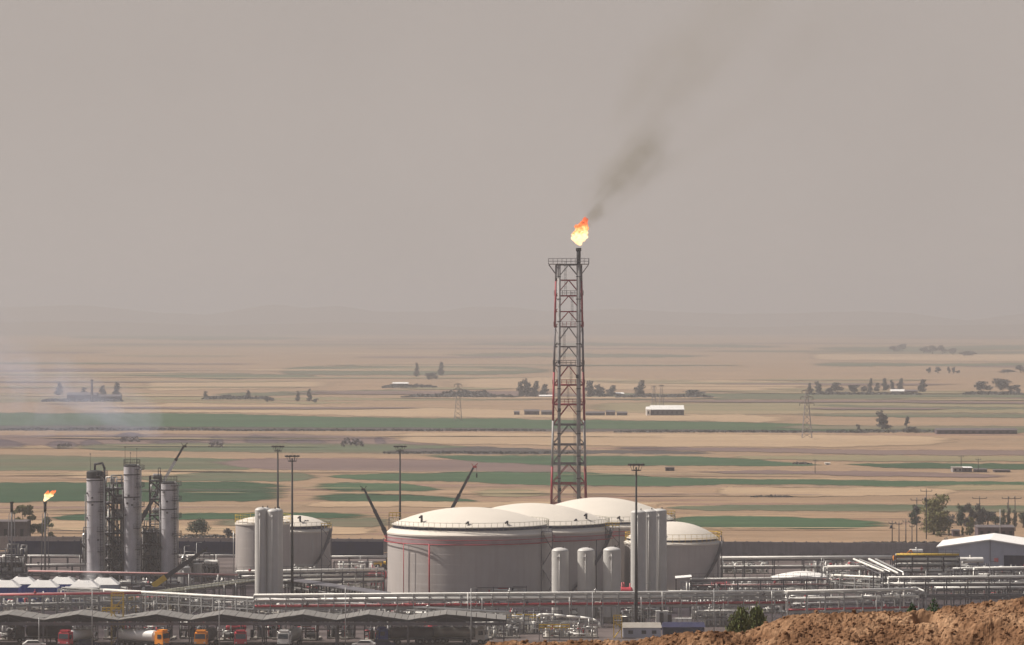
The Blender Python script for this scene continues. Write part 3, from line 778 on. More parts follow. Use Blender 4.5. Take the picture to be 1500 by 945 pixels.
def steel_structure(label, px0, px1, yb, depth, levels, seed, bay=3.4, dens=1.0, name='steel_structure', dark='steel_dark', stairs=True):
    P0 = G(px0, yb); P1 = G(px1, yb); ln = P1.x - P0.x
    t = thing(name, label, 'steel structure', P0)
    rr = random.Random(seed); n = max(1, round(ln / bay)); top = levels[-1]
    pm = MB().bar((0, 0, 0), (0, 0, top + 1.2), 0.26).mesh('post', dark)
    for k in range(n + 1):
        for y in (0, depth): inst(pm, 'post', t, (ln * k / n, y, 0))
    bm = MB().bar((0, 0, 0), (ln, 0, 0), 0.2, 0.3).mesh('beam', dark)
    cm = MB().bar((0, 0, 0), (0, depth, 0), 0.2, 0.3).mesh('beam', dark)
    for z in levels:
        for y in (0, depth): inst(bm, 'beam', t, (0, y, z))
        for k in range(n + 1): inst(cm, 'beam', t, (ln * k / n, 0, z))
        MB().box((ln / 2, depth / 2, z + 0.19), (ln - 0.3, depth - 0.3, 0.06)).build('deck', 'steel_mid', t)
        b = MB(); rail_line(b, (0, -0.1, z + 0.2), (ln, -0.1, z + 0.2), 1.15, 1.2, 0.055)
        b.build('railing', rr.choice(['steel_mid', 'steel_dark', 'steel_dark']), t)
    zz = [0] + list(levels)
    for a, c in zip(zz, zz[1:]):
        for k in range(n):
            if rr.random() < 0.55: MB().bar((ln * k / n, -0.02, a), (ln * (k + 1) / n, -0.02, c), 0.14).build('brace', dark, t)
    for a, c in zip(zz, zz[1:]):
        if stairs and c - a < 6:
            x0 = ln * rr.uniform(0.1, 0.4); x1 = x0 + (c - a) * 1.1
            MB().bar((x1, -0.7, a), (x0, -0.7, c), 0.9, 0.35).build('stair_flight', dark, t)
    for k in range(int(46 * dens)):
        m_ = rr.choice(['steel_dark', 'pipe_dull', 'pipe_dull', 'steel_dark', 'steel_mid', 'pipe_silver'])
        q = rr.random(); y = rr.uniform(-0.4, depth); r_ = rr.uniform(0.07, 0.24)
        x = rr.uniform(0, ln); z = rr.choice(zz) + rr.uniform(0.4, 2.2)
        if q < 0.4: P = [(x, y, 0.2), (x, y, min(top + 1, z + 4))]
        elif q < 0.75: P = [(x * 0.5, y, z), (min(ln, x * 0.5 + rr.uniform(2, 7)), y, z)]
        else: P = [(x, y, z), (x, y, z + 2), (min(ln, x + 2.5), y, z + 2), (min(ln, x + 2.5), y, z - 1)]
        MB().pipe(P, r_, 6).build('pipe', m_, t)
    for k in range(int(5 * dens)):
        x = rr.uniform(0.8, max(1, ln - 2.5)); z = rr.choice(levels) + 1.1; y = rr.uniform(0.5, depth - 0.5)
        if rr.random() < 0.5: MB().hdrum((x, y, z), (min(ln, x + rr.uniform(1.5, 3)), y, z), 0.7, 12).build('drum', rr.choice(['pipe_silver', 'pipe_white', 'pipe_dull']), t)
        else: MB().lathe([(1e-3, -0.9), (0.5, -0.7), (0.6, 0.0), (0.6, 1.2), (0.3, 1.6), (1e-3, 1.65)], 12, (x, y, z)).build('drum', rr.choice(['pipe_silver', 'pipe_dull']), t)
    return t
steel_structure('dense dark steel structure of decks and stairs between left and middle columns', 152, 181, 859, 6, [3.2, 6.4, 9.6, 12.6, 16.2, 19.8, 23.2], 11, 2.4, 1.5)
steel_structure('dense dark steel structure between middle and right columns', 206, 236, 858, 6, [3.2, 6.4, 9.6, 12.6], 12, 2.4, 1.5)
steel_structure('high open access frame standing against the right process column', 219, 235, 852, 3, [4, 8, 12, 16, 20, 24.4], 13, 2.6, 0.5)
steel_structure('low steel pipe deck left of the left process column', 118, 127, 853, 4, [4.5, 9.2], 14, 1.6, 0.4)
steel_structure('dark squat steel structure at the left edge beneath the unlit flare', -14, 34, 858, 7, [2.6, 5.4], 15, 2.4, 1.4, stairs=False)
steel_structure('low pump house frame right of the right process column', 262, 318, 852, 5, [3.4], 16, 2.8, 1.0)
for (px, yb_, r_, yt, lb) in ((270, 866, 1.5, 829, 'small white upright tank right of the right process column'), (310, 850, 1.9, 822, 'squat pale tank between the pump house frame and the pale tank'),
                              (290, 852, 1.2, 824, 'narrow grey tank beside the squat pale tank'), (106, 872, 1.1, 846, 'short grey drum standing beside the cooling towers')):
    vessel(lb, px, yb_, r_, yt, None, 'pipe_silver', 0.3, 'small_tank', False)

# ------------------------------------------------------------------ the big flare tower
def flare_tower():
    yb_ = 814.5; s = S(yb_); base = G(833, yb_)
    t = thing('flare_tower', 'tall red and white lattice flare tower burning behind the tanks', 'flare tower', base)
    zt = (yb_ - 388) / s
    half = lambda z: 4.9 - 0.0195 * z
    zy = lambda y: (yb_ - y) / s
    def band(z):
        y = yb_ - z * s
        if y > 740: return 1
        if y > 683: return 0
        if y > 616: return 1
        if y > 545: return 0
        if y > 480: return 2
        if y > 412: return 0
        return 2
    mats = ['steel_red', 'tower_pale', 'steel_tower']
    lev = [0.2, zy(795), zy(766)] + [zy(y) for y in (737, 708, 679, 651, 622, 592.5, 564, 535.5, 508, 479, 456.5, 433.5, 410.6, 388)]
    for sx in (-1, 1):
        for sy in (-1, 1):
            b = MB()
            cuts = [0, zy(740), zy(683), zy(616), zy(545), zy(480), zy(412), zt]
            for a, c in zip(cuts, cuts[1:]):
                b.cur = band((a + c) / 2)
                b.tube((sx * half(a), sy * half(a), a), (sx * half(c), sy * half(c), c), 0.30 - 0.0012 * a, 8, 0.30 - 0.0012 * c)
            b.build('leg', mats, t)
    for i, z in enumerate(lev):
        h = half(z); m_ = mats[band(z - 0.5)]
        for k in range(4):
            p = [(-h, -h), (h, -h), (h, h), (-h, h)]
            a, c = p[k], p[(k + 1) % 4]
            MB().bar((*a, z), (*c, z), 0.26, 0.34).build('cross_beam', 'steel_tower' if m_ == 'tower_pale' else m_, t)
            if i:
                z0_ = lev[i - 1]; g = half(z0_); q = [(-g, -g), (g, -g), (g, g), (-g, g)]
                mid = ((a[0] + c[0]) / 2, (a[1] + c[1]) / 2, z)
                e, f_ = q[k], q[(k + 1) % 4]; mm = mats[band((z + z0_) / 2)]; mm = 'steel_tower' if mm == 'tower_pale' else mm
                MB().bar(mid, (*e, z0_), 0.2).build('brace', mm, t)
                MB().bar(mid, (*f_, z0_), 0.2).build('brace', mm, t)
                for s_, (ex, ey) in ((0, e), (1, f_)):
                    if i % 2 == 0 and k == 0:
                        sx = -1 if s_ == 0 else 1
                        MB().bar((sx * h, -h, z), (sx * (2.65), -h * 0.96, (z + z0_) / 2), 0.11).build('brace', mm, t)
    hx = lambda px: (px - 833) / s
    MB().tube((hx(818.7), -4.4, 0), (hx(818.7), -4.0, zt + 0.3), 0.42, 14).build('riser_pipe', 'riser_grey', t)
    r2 = MB(); r2.tube((hx(847.2), -4.4, 0), (hx(847.2), -3.9, zt), 0.56, 16)
    r2.build('riser_pipe', 'riser_grey', t)
    b = MB().tube((hx(847.2), -3.9, zt), (hx(847.2), -3.9, zy(367)), 0.56, 16).tube((hx(847.2), -3.9, zy(368)), (hx(847.2), -3.9, zy(363.5)), 0.74, 16)
    tip = b.build('flare_tip', 'soot', t)
    for k in range(int(zt / 6)):
        for px in (818.7, 847.2):
            MB().lathe([(0.62, -0.1), (0.70, -0.1), (0.70, 0.1), (0.62, 0.1)] if px > 830 else [(0.45, -0.1), (0.54, -0.1), (0.54, 0.1), (0.45, 0.1)], 12, (hx(px), -4.4 + 0.45 * (k * 6 + 3) / zt, k * 6 + 3)).build('clamp', 'steel_dark', t)
    # platforms with railing
    for y, wd, mm in ((388, 5.4, 'steel_tower'), (433.5, 3.9, 'steel_tower'), (479, 4.0, 'steel_red'), (535.5, 4.2, 'steel_tower'), (564, 4.3, 'steel_red'), (592.5, 4.4, 'steel_red')):
        z = zy(y); pl = MB().box((0, 0, z + 0.16), (wd * 2, wd * 2 - 1.4, 0.12)).build('platform', mm, t)
        b = MB(); hh = 1.5 if y == 388 else 1.2
        ww, dd = wd, wd - 0.75
        for a, c in (((-ww, -dd), (ww, -dd)), ((ww, -dd), (ww, dd)), ((ww, dd), (-ww, dd)), ((-ww, dd), (-ww, -dd))): rail_line(b, (*a, z + 0.2), (*c, z + 0.2), hh, 1.1, 0.07)
        b.build('railing', mm, pl)
    z = zt
    for sx in (-1, 1):
        for sy in (-1, 1): MB().bar((sx * 3.4, sy * 3.4, z - 2.6), (sx * 5.3, sy * 4.4, z), 0.14).build('bracket', 'steel_tower', t)
    for (xa, z0_, z1_) in ((-0.9, zy(433), zy(388)), (0.9, zy(479), zy(433)), (-1.2, zy(535), zy(479)), (0.6, zy(564), zy(535)), (-0.2, zy(592), zy(564)), (1.6, zy(737), zy(592))):
        b = MB(); cage_ladder(b, xa, -2.2, z0_, z1_ + 1)
        b.build('ladder', 'steel_tower', t)
    for y, x in ((678, 2.9), (716, -2.4), (600, -2.5), (530, -2.6), (655, 3.0), (551, 2.2)):
        z = zy(y); MB().box((x, -5.2, z), (0.7, 0.5, 0.9)).build('junction_box', 'steel_dark' if y != 655 else 'white_paint', t)
    return base, s
fb, fs = flare_tower()

# flames: tongues of burning gas, bright and pale at the root and orange above
def flame_mat(name, z0_, z1_, strength=1.0):
    m = bpy.data.materials.new(name); m.use_nodes = True
    tt = m.node_tree; tt.nodes.clear()
    o = tt.nodes.new('ShaderNodeOutputMaterial'); e = tt.nodes.new('ShaderNodeEmission')
    c = tt.nodes.new('ShaderNodeTexCoord'); s_ = tt.nodes.new('ShaderNodeSeparateXYZ')
    n = tt.nodes.new('ShaderNodeTexNoise'); n.inputs['Scale'].default_value = 0.9; n.inputs['Detail'].default_value = 4
    tt.links.new(c.outputs['Object'], s_.inputs[0]); tt.links.new(c.outputs['Object'], n.inputs['Vector'])
    r = tt.nodes.new('ShaderNodeMapRange')
    r.inputs[1].default_value = z0_; r.inputs[2].default_value = z1_
    tt.links.new(s_.outputs[2], r.inputs[0])
    a = tt.nodes.new('ShaderNodeMath'); a.operation = 'ADD'
    b = tt.nodes.new('ShaderNodeMath'); b.operation = 'MULTIPLY_ADD'
    b.inputs[1].default_value = 1.1; b.inputs[2].default_value = -0.55
    tt.links.new(n.outputs[0], b.inputs[0]); tt.links.new(b.outputs[0], a.inputs[0]); tt.links.new(r.outputs[0], a.inputs[1])
    cr = tt.nodes.new('ShaderNodeValToRGB')
    el = cr.color_ramp.elements
    el[0].position = 0.0; el[0].color = (1.0, 0.60, 0.28, 1)
    el[1].position = 1.0; el[1].color = (0.35, 0.05, 0.015, 1)
    for p_, q_ in ((0.28, (1.0, 0.74, 0.42, 1)), (0.50, (1.0, 0.50, 0.18, 1)), (0.62, (0.95, 0.20, 0.05, 1)), (0.82, (0.75, 0.13, 0.04, 1))):
        x = el.new(p_); x.color = q_
    tt.links.new(a.outputs[0], cr.inputs[0]); tt.links.new(cr.outputs[0], e.inputs[0])
    e.inputs[1].default_value = 1.5 * strength
    tr = tt.nodes.new('ShaderNodeBsdfTransparent'); mx = tt.nodes.new('ShaderNodeMixShader')
    lw = tt.nodes.new('ShaderNodeLayerWeight'); lw.inputs[0].default_value = 0.35
    r2 = tt.nodes.new('ShaderNodeMapRange'); r2.inputs[1].default_value = 0.25; r2.inputs[2].default_value = 0.85
    tt.links.new(lw.outputs['Facing'], r2.inputs[0])
    tt.links.new(r2.outputs[0], mx.inputs[0]); tt.links.new(e.outputs[0], mx.inputs[1]); tt.links.new(tr.outputs[0], mx.inputs[2])
    tt.links.new(mx.outputs[0], o.inputs[0])
    return m
def flame(label, loc, tongues, m_, seed):
    rr = random.Random(seed); b = MB()
    for (x, y, z, lx, lz, w_, h_) in tongues:      # root, lean, width, height
        n, k = 14, 12; i = len(b.v); ph = rr.uniform(0, 9)
        for q in range(k + 1):
            u = q / k
            rad = w_ * (math.sin(math.pi * min(1, u * 1.0) ** 0.75) ** 0.8 + 0.02)
            cx, cy_, cz = x + lx * u + 0.22 * w_ * math.sin(u * 7 + ph), y + 0.2 * w_ * math.cos(u * 6 + ph), z + h_ * u + lz * u * u
            for j in range(n):
                a = 2 * math.pi * j / n
                f_ = rad * (1 + 0.38 * math.sin(3 * a + u * 9 + ph) * u + 0.22 * math.sin(5 * a - u * 13 + ph) + 0.15 * rr.uniform(-1, 1))
                b.v.append((cx + f_ * math.cos(a), cy_ + f_ * math.sin(a), cz + 0.12 * h_ * u * math.sin(2 * a + ph)))
        for q in range(k):
            for j in range(n):
                b.face([i + q * n + j, i + q * n + (j + 1) % n, i + (q + 1) * n + (j + 1) % n, i + (q + 1) * n + j], True)
    o = b.build('flame', m_, None, loc)
    return tag(o, label, 'flame')
tipz = (814.5 - 361) / fs
flame('large orange flame burning on the tip of the tall flare tower', (fb.x + 14.2 / fs, fb.y - 3.9, tipz),
      [(0.2, 0, 0.1, 0.5, 0, 0.9, 2.4), (-0.3, 0.2, 0.4, -0.3, 0, 1.15, 3.2), (0.3, 0.1, 1.0, 0.5, 0, 1.7, 3.6), (1.3, -0.1, 1.7, 0.5, 0, 0.95, 2.6), (-0.5, 0.1, 2.2, 0.2, 0, 1.15, 2.8), (0.7, 0, 2.6, 0.8, 0, 1.35, 3.6), (0.2, 0.1, 3.6, 0.9, 0, 1.0, 3.2),
       (0.9, 0.0, 4.0, 0.9, 0, 0.8, 3.4), (1.9, 0, 2.6, 0.3, 0, 0.4, 1.8), (1.9, 0, 5.7, 0.5, 0, 0.35, 1.7), (-0.4, 0.1, 3.9, 0.4, 0, 0.5, 1.8), (-1.3, 0, 1.9, -0.2, 0, 0.35, 1.6), (2.3, 0.1, 4.1, 0.2, 0, 0.3, 1.1), (-0.9, 0, 4.9, 0.2, 0, 0.28, 0.9), (1.2, 0, 6.6, 0.5, 0, 0.3, 1.2)], flame_mat('flame_large', 0.0, 8.2), 4)

# ------------------------------------------------------------------ smoke
def plume(label, loc, tilt, length, r0, r1, dens, col, seed, nscale, fade=1.4, name='smoke'):
    b = MB(); k = 12
    b.lathe([(1e-3, -0.5 * r0)] + [((r0 + (r1 - r0) * q / k) * 1.0, length * q / k) for q in range(k + 1)] + [(1e-3, length * 1.02)], 20)
    m = bpy.data.materials.new(name + '_air'); m.use_nodes = True
    t = m.node_tree; t.nodes.clear(); X = t.nodes.new
    c = X('ShaderNodeTexCoord'); sp = X('ShaderNodeSeparateXYZ'); t.links.new(c.outputs['Object'], sp.inputs[0])
    def M2(op, a, b_=None, c_=None):
        q = X('ShaderNodeMath'); q.operation = op
        for i_, v_ in enumerate((a, b_, c_)):
            if v_ is None: continue
            if isinstance(v_, (int, float)): q.inputs[i_].default_value = v_
            else: t.links.new(v_, q.inputs[i_])
        return q.outputs[0]
    n = X('ShaderNodeTexNoise'); n.inputs['Scale'].default_value = nscale; n.inputs['Detail'].default_value = 4; n.inputs['Roughness'].default_value = 0.6
    mp = X('ShaderNodeMapping'); mp.inputs['Location'].default_value = (seed * 3.1, seed, 0); mp.inputs['Scale'].default_value = (1, 1, 0.6)
    t.links.new(c.outputs['Object'], mp.inputs[0]); t.links.new(mp.outputs[0], n.inputs['Vector'])
    u = M2('DIVIDE', sp.outputs[2], length)
    rad = M2('ADD', M2('MULTIPLY', u, r1 - r0), r0)
    d = M2('SQRT', M2('ADD', M2('POWER', M2('ABSOLUTE', sp.outputs[0]), 2), M2('POWER', M2('ABSOLUTE', sp.outputs[1]), 2)))
    core = M2('MAXIMUM', M2('SUBTRACT', 1, M2('DIVIDE', d, rad)), 0)
    lenf = M2('POWER', M2('MAXIMUM', M2('SUBTRACT', 1, u), 0), fade)
    thin = M2('DIVIDE', r0 * 2.2, M2('ADD', rad, r0 * 1.2))
    nn = M2('MAXIMUM', M2('MULTIPLY_ADD', n.outputs[0], 4.0, -1.65), 0)
    den = M2('MULTIPLY', M2('MULTIPLY', M2('MULTIPLY', core, lenf), M2('MULTIPLY', nn, thin)), dens)
    pv_ = X('ShaderNodeVolumePrincipled'); pv_.inputs['Color'].default_value = (*col, 1)
    t.links.new(den, pv_.inputs['Density'])
    o_ = X('ShaderNodeOutputMaterial'); t.links.new(pv_.outputs[0], o_.inputs['Volume'])
    o = b.build(name, m, None, loc)
    o.rotation_euler = (0, R(tilt), 0)
    tag(o, label, 'smoke', None, 'stuff')
    del o['category']
    return o
plume('dark olive smoke boiling off the top of the tall flare', (fb.x + 24 / fs, fb.y - 3.9, tipz + 6.0), 41, 36, 2.0, 10.5, 0.6, (0.26, 0.24, 0.17), 2, 0.16, 0.8)
plume('broad ragged veil of brown smoke spreading up and right from the flare', (fb.x + 34 / fs, fb.y - 3.9, tipz + 11), 39, 92, 6.0, 38, 0.115, (0.30, 0.27, 0.19), 7, 0.045, 0.8)

# ------------------------------------------------------------------ small flare stacks at the left
def small_flare(label, px, yb_, ytop):
    s = S(yb_); t = thing('flare_stack', label, 'flare stack', G(px, yb_)); h = (yb_ - ytop) / s
    MB().tube((0, 0, 0), (0, 0, h - 2.4), 0.22, 10).build('riser_pipe', 'pipe_dull', t)
    MB().tube((0, 0, h - 2.4), (0, 0, h), 0.34, 12).tube((0, 0, h - 0.4), (0, 0, h + 0.05), 0.44, 12).build('flare_tip', 'soot', t)
    for x, y in ((-0.8, 0), (0.75, 0.4), (0.1, -0.8)):
        MB().tube((x * 1.2, y * 1.2, 0), (x * 0.8, y * 0.8, h - 3.0), 0.09, 6).build('guy_post', 'steel_mid', t)
        MB().bar((x * 0.8, y * 0.8, h - 3.0), (0, 0, h - 2.4), 0.08).build('bracket', 'steel_dark', t)
    for k in range(1, int(h / 3)):
        MB().bar((-0.9, 0, k * 3), (0.8, 0.4, k * 3), 0.07).build('tie', 'steel_mid', t)
    return G(px, yb_) + Vector((0, 0, h))
small_flare('short unlit flare stack at the left edge', 17, 862, 735)
p_ = small_flare('short burning flare stack left of the process columns', 66, 860, 735)
flame('small orange flame on the short flare stack', (p_.x, p_.y, p_.z + 0.05),
      [(0, 0, 0, 0.2, 0, 0.45, 1.5), (0.1, 0, 0.3, 0.7, 0, 0.6, 1.8), (0.5, 0, 0.8, 1.3, 0, 0.65, 1.7), (1.2, 0, 1.3, 1.2, 0, 0.5, 1.3), (0.1, 0.1, 0.6, 0.6, 0, 0.5, 1.9), (1.0, 0, 0.9, 1.0, 0, 0.4, 1.1)], flame_mat('flame_small', -0.6, 3.4), 9)

# ------------------------------------------------------------------ high light masts
def light_mast(label, px, ytop, yb_):
    s = S(yb_); t = thing('light_mast', label, 'light mast', G(px, yb_), 0, 'high floodlight masts'); h = (yb_ - ytop) / s
    MB().tube((0, 0, 0), (0, 0, h - 0.6), 0.36, 12, 0.17).build('pole', 'soot', t)
    MB().lathe([(1.25, h - 0.25), (1.40, h - 0.25), (1.40, h - 0.05), (1.25, h - 0.05), (1.25, h - 0.25)], 16).build('head_ring', 'soot', t)
    b = MB()
    for k in range(6): a = 2 * math.pi * k / 6; b.bar((0, 0, h - 0.15), (1.3 * math.cos(a), 1.3 * math.sin(a), h - 0.15), 0.09); b.bar((0.85 * math.cos(a), 0.85 * math.sin(a), h - 1.25), (1.3 * math.cos(a), 1.3 * math.sin(a), h - 0.15), 0.07)
    b.build('spoke', 'soot', t)
    MB().lathe([(0.9, h - 1.35), (1.0, h - 1.35), (1.0, h - 1.15), (0.9, h - 1.15), (0.9, h - 1.35)], 14).build('lower_ring', 'steel_dark', t)
    fm = cached('flood', lambda: MB().box((0, 0, 0), (0.5, 0.28, 0.36)).box((0, -0.16, 0), (0.42, 0.05, 0.28)).mesh('floodlight', 'steel_dark'))
    for k in range(10):
        a = 2 * math.pi * k / 10
        inst(fm, 'floodlight', t, (1.5 * math.cos(a), 1.5 * math.sin(a), h - 0.12), a + math.pi / 2)
    MB().tube((0, 0, h - 0.2), (0, 0, h + 0.9), 0.03, 5).build('lightning_rod', 'steel_dark', t)
    MB().box((0, 0, 0.3), (1.1, 1.1, 0.6)).build('footing', 'concrete_pale', t)
light_mast('slim dark floodlight mast rising behind the tall white twin vessels', 407, 653.5, 832)
light_mast('taller dark floodlight mast right of the tall white twin vessels', 428, 667.5, 878)
light_mast('slim floodlight mast behind the left rim of the largest tank', 586, 653.5, 832)
light_mast('nearest floodlight mast, in front of the tall vessels right of the big tanks', 932, 680, 928)

# ------------------------------------------------------------------ mobile cranes
def crane(label, px, yb_, tip, col, boomcol, hook=True, f1=0.42, wid=1.0):
    s = S(yb_); t = thing('mobile_crane', label, 'crane', G(px, yb_))
    tx, tz = (tip[0] - px) / s, (yb_ - tip[1]) / s; sg = 1 if tx > 0 else -1
    MB().box((0, 0, 1.1), (11, 2.6, 0.7)).box((0, 0, 1.6), (10.4, 2.2, 0.3)).build('chassis', col, t)
    MB().hexa([(-sg * 3.4, -1.2, 1.5), (-sg * 5.6, -1.2, 1.5), (-sg * 5.6, 1.2, 1.5), (-sg * 3.4, 1.2, 1.5), (-sg * 3.5, -1.15, 2.9), (-sg * 5.2, -1.15, 2.8), (-sg * 5.2, 1.15, 2.8), (-sg * 3.5, 1.15, 2.9)]).build('cab', col, t)
    MB().box((sg * 0.4, 0, 2.2), (3.4, 2.3, 1.0)).box((-sg * 1.8, 0, 2.3), (1.2, 2.4, 1.3)).build('turntable', col, t)
    wm = cached('cwheel', lambda: MB().tube((0, -0.2, 0), (0, 0.2, 0), 0.62, 14).mesh('wheel', 'rubber'))
    for x in (-4.3, -2.9, 0.4, 2.2, 3.8):
        for y in (-1.15, 1.15): inst(wm, 'wheel', t, (x, y, 0.62))
    for x in (-3.6, 3.0):
        for y in (-2.6, 2.6): MB().box((x, y * 0.75, 0.9), (0.35, 1.9, 0.3)).box((x, y, 0.45), (0.5, 0.5, 0.9)).build('outrigger', col, t)
    a = Vector((sg * -0.6, 0, 2.9)); c = Vector((tx, 0, tz)); d = c - a
    for k, (u, v, w_) in enumerate(((0, f1, 0.95), (f1 - 0.02, 0.68, 0.75), (0.66, 0.88, 0.58), (0.86, 1.0, 0.44))):
        w_ *= wid
        MB().bar(a + d * u, a + d * v, w_, w_ * 1.15).build('boom_section', boomcol[min(k, len(boomcol) - 1)], t)
        if k: MB().bar(a + d * (u + 0.015), a + d * (u + 0.035), w_ * 1.5, w_ * 1.6).build('collar', 'steel_dark', t)
    MB().bar(Vector((sg * 1.6, 0, 2.4)), a + d * 0.22, 0.34).build('lift_ram', 'steel_galv', t)
    hd = MB().box(c + Vector((sg * 0.25, 0, 0)), (1.0, 0.5, 0.5)); hd.bar(c, c + Vector((sg * 1.0, 0, 0.9)), 0.18); hd.bar(c, c + Vector((-sg * 0.6, 0, 0.9)), 0.14)
    hd.build('boom_head', 'spark_red' if hook else 'soot', t)
    if hook:
        p = c + Vector((sg * 0.75, 0, -0.2))
        MB().bar(p, p + Vector((0, 0, -1.6)), 0.06).build('cable', 'soot', t)
        MB().box(p + Vector((0, 0, -2.0)), (0.35, 0.35, 1.1)).build('hook_block', 'soot', t)
crane('mobile crane whose pale jib slants up past the right process column', 176, 838, (269, 654), 'white_paint', ['boom_black', 'boom_black', 'white_paint', 'boom_black'], False)
crane('mobile crane behind the largest tank, its thin black jib leaning left', 579, 833, (533.5, 717), 'yellow_paint', ['boom_black'], False)
crane('mobile crane behind the largest tank with red jib head and hanging hook', 628, 833, (694, 684), 'spark_red', ['boom_black'], True)
crane('mobile crane with yellow jib foot and low black jib right of the columns', 228, 877, (298, 807), 'steel_mid', ['yellow_paint', 'boom_black', 'boom_black', 'boom_black'], False, 0.26, 1.2)
# ------------------------------------------------------------------ pipe racks
def pipe_rack(label, P0, P1, levels, width=2.4, sp=4.4, post='steel_galv', rail=False, seed=0, brace=False, postw=0.26, arms=True, gear=0.5):
    """levels: (height, [(offset across, radius, material), ...])"""
    P0 = Vector((P0.x, P0.y, 0)); P1 = Vector((P1.x, P1.y, 0)); d = P1 - P0; ln = d.length
    t = thing('pipe_rack', label, 'pipe rack', P0, math.atan2(d.y, d.x))
    rr = random.Random(seed); n = max(1, round(ln / sp)); top = max(l[0] for l in levels)
    pm = MB().bar((0, 0, 0), (0, 0, top), postw).mesh('post', post)
    cm = MB().bar((0, -width / 2, 0), (0, width / 2, 0), 0.2, 0.24).mesh('cross_beam', post)
    for k in range(n + 1):
        x = ln * k / n
        for y in (-width / 2, width / 2): inst(pm, 'post', t, (x, y, 0))
        for z, _ in levels: inst(cm, 'cross_beam', t, (x, 0, z - 0.14))
        if brace and k < n and k % 3 == 0:
            MB().bar((x, -width / 2, 0.3), (ln * (k + 1) / n, -width / 2, levels[0][0] - 0.3), 0.13).build('brace', post, t)
    for z, pipes in levels:
        for y in (-width / 2, width / 2):
            MB().bar((0, y, z - 0.3), (ln, y, z - 0.3), 0.16, 0.22).build('beam', post, t)
        for (o, r_, m_) in pipes:
            # each line with its own run, now and then dropping to the ground
            a = 0 if rr.random() < 0.75 else ln * rr.uniform(0, 0.25); c = ln if rr.random() < 0.75 else ln * rr.uniform(0.75, 1)
            P = [(a, o, z + r_), (c, o, z + r_)]
            if c < ln - 1: P.append((c, o, 0.3))
            if a > 1: P.insert(0, (a, o, 0.3))
            MB().pipe(P, r_, 8).build('pipe', m_, t)
    for k in range(int(ln / 6 * gear)):
        x = rr.uniform(0, ln); z = rr.choice(levels)[0]; y = -width / 2 - rr.uniform(0.1, 0.5)
        q = rr.random()
        if q < 0.45: MB().tube((x, y, z + 0.2), (x, y, z + rr.uniform(0.8, 1.5)), 0.08, 6).tube((x - 0.3, y, z + 0.7), (x + 0.3, y, z + 0.7), 0.2, 8).build('valve', rr.choice(['steel_mid', 'pipe_red', 'steel_dark', 'pipe_silver']), t)
        else: MB().pipe([(x, y, z + 0.3), (x, y, 0.3)], 0.09, 6).build('drop_pipe', rr.choice(['pipe_silver', 'pipe_white', 'pipe_dull']), t)
    if rail:
        b = MB(); rail_line(b, (0, -width / 2 - 0.05, top + 0.2), (ln, -width / 2 - 0.05, top + 0.2), 1.2, 1.6, 0.06)
        b.build('railing', 'steel_mid', t)
    return t
PW, PS, PD, PR, PP, PL = 'pipe_white', 'pipe_silver', 'pipe_dull', 'pipe_red', 'pipe_pink', 'pipe_lagged'
pipe_rack('long main pipe rack slanting down to the right just behind the loading canopies', W(92, 860.5, 4.5), W(742, 897, 4.5),
          [(2.6, [(-0.9, 0.14, PS), (-0.2, 0.2, PD), (0.6, 0.16, PW), (1.0, 0.12, PD)]), (4.3, [(-1.0, 0.26, PW), (-0.3, 0.16, PS), (0.3, 0.13, PW), (0.9, 0.2, PS)])], 2.8, 3.3, seed=1, brace=True)
pipe_rack('pipe rack with pink and red lines in front of the cooling towers', W(-40, 872, 5.0), W(206, 868.5, 5.0),
          [(2.9, [(-0.8, 0.16, PS), (0.1, 0.13, PW), (0.8, 0.16, PD)]), (4.8, [(-1.0, 0.16, PR), (-0.5, 0.28, PP), (0.3, 0.16, PS), (0.9, 0.2, PW)])], 2.8, 3.0, seed=2, brace=True)
pipe_rack('long pipe rack with a dark red line crossing before the big tanks and short vessels', W(372, 871, 7.2), W(1156, 865.5, 7.2),
          [(4.6, [(-1.2, 0.26, PR), (0.2, 0.16, PD), (1.0, 0.14, PS)]), (6.0, [(-1.2, 0.13, PW), (-0.4, 0.16, PS), (0.7, 0.2, PS)]), (7.0, [(-1.2, 0.19, PW), (-0.5, 0.12, PS), (0.6, 0.15, PW)])], 3.0, 3.3, seed=3, postw=0.2, gear=0.8)
pipe_rack('railed rack of thick white pipes ending at the left side of the largest tank', W(345, 838, 6), W(561, 834.5, 6),
          [(3.6, [(-1.0, 0.24, PW), (0, 0.3, PW), (1, 0.2, PS)]), (4.8, [(-0.9, 0.2, PW), (0.4, 0.16, PS)]), (5.8, [(-0.9, 0.34, PW), (0.2, 0.2, PS)])], 2.8, 5, 'steel_mid', rail=True, seed=4)
pipe_rack('low rack of pale pipes along the foot of the navy wall, left part', W(18, 814, 3.2), W(126, 814, 3.2), [(3.0, [(-0.5, 0.22, PW), (0.5, 0.15, PS)])], 1.8, 5, 'steel_mid', seed=5)
pipe_rack('low rack of pale pipes along the foot of the navy wall, by the pale tank', W(256, 813.5, 3.2), W(347, 813, 3.2), [(3.0, [(-0.5, 0.2, PW), (0.5, 0.15, PS)])], 1.8, 5, 'steel_mid', seed=6)
pipe_rack('low rack of pale pipes along the foot of the navy wall, beside the largest tank', W(484, 815, 3.4), W(566, 815, 3.4), [(3.2, [(-0.5, 0.2, PW), (0.5, 0.15, PS)])], 1.8, 5, 'steel_mid', seed=7)
pipe_rack('double rack of thin white pipes behind the short burning flare', W(38, 827, 5), W(128, 826, 5), [(2.6, [(-0.7, 0.14, PS), (0, 0.18, PW), (0.7, 0.12, PD)]), (4.8, [(-0.7, 0.16, PW), (0.2, 0.14, PS)])], 2.2, 4, 'steel_mid', seed=8)
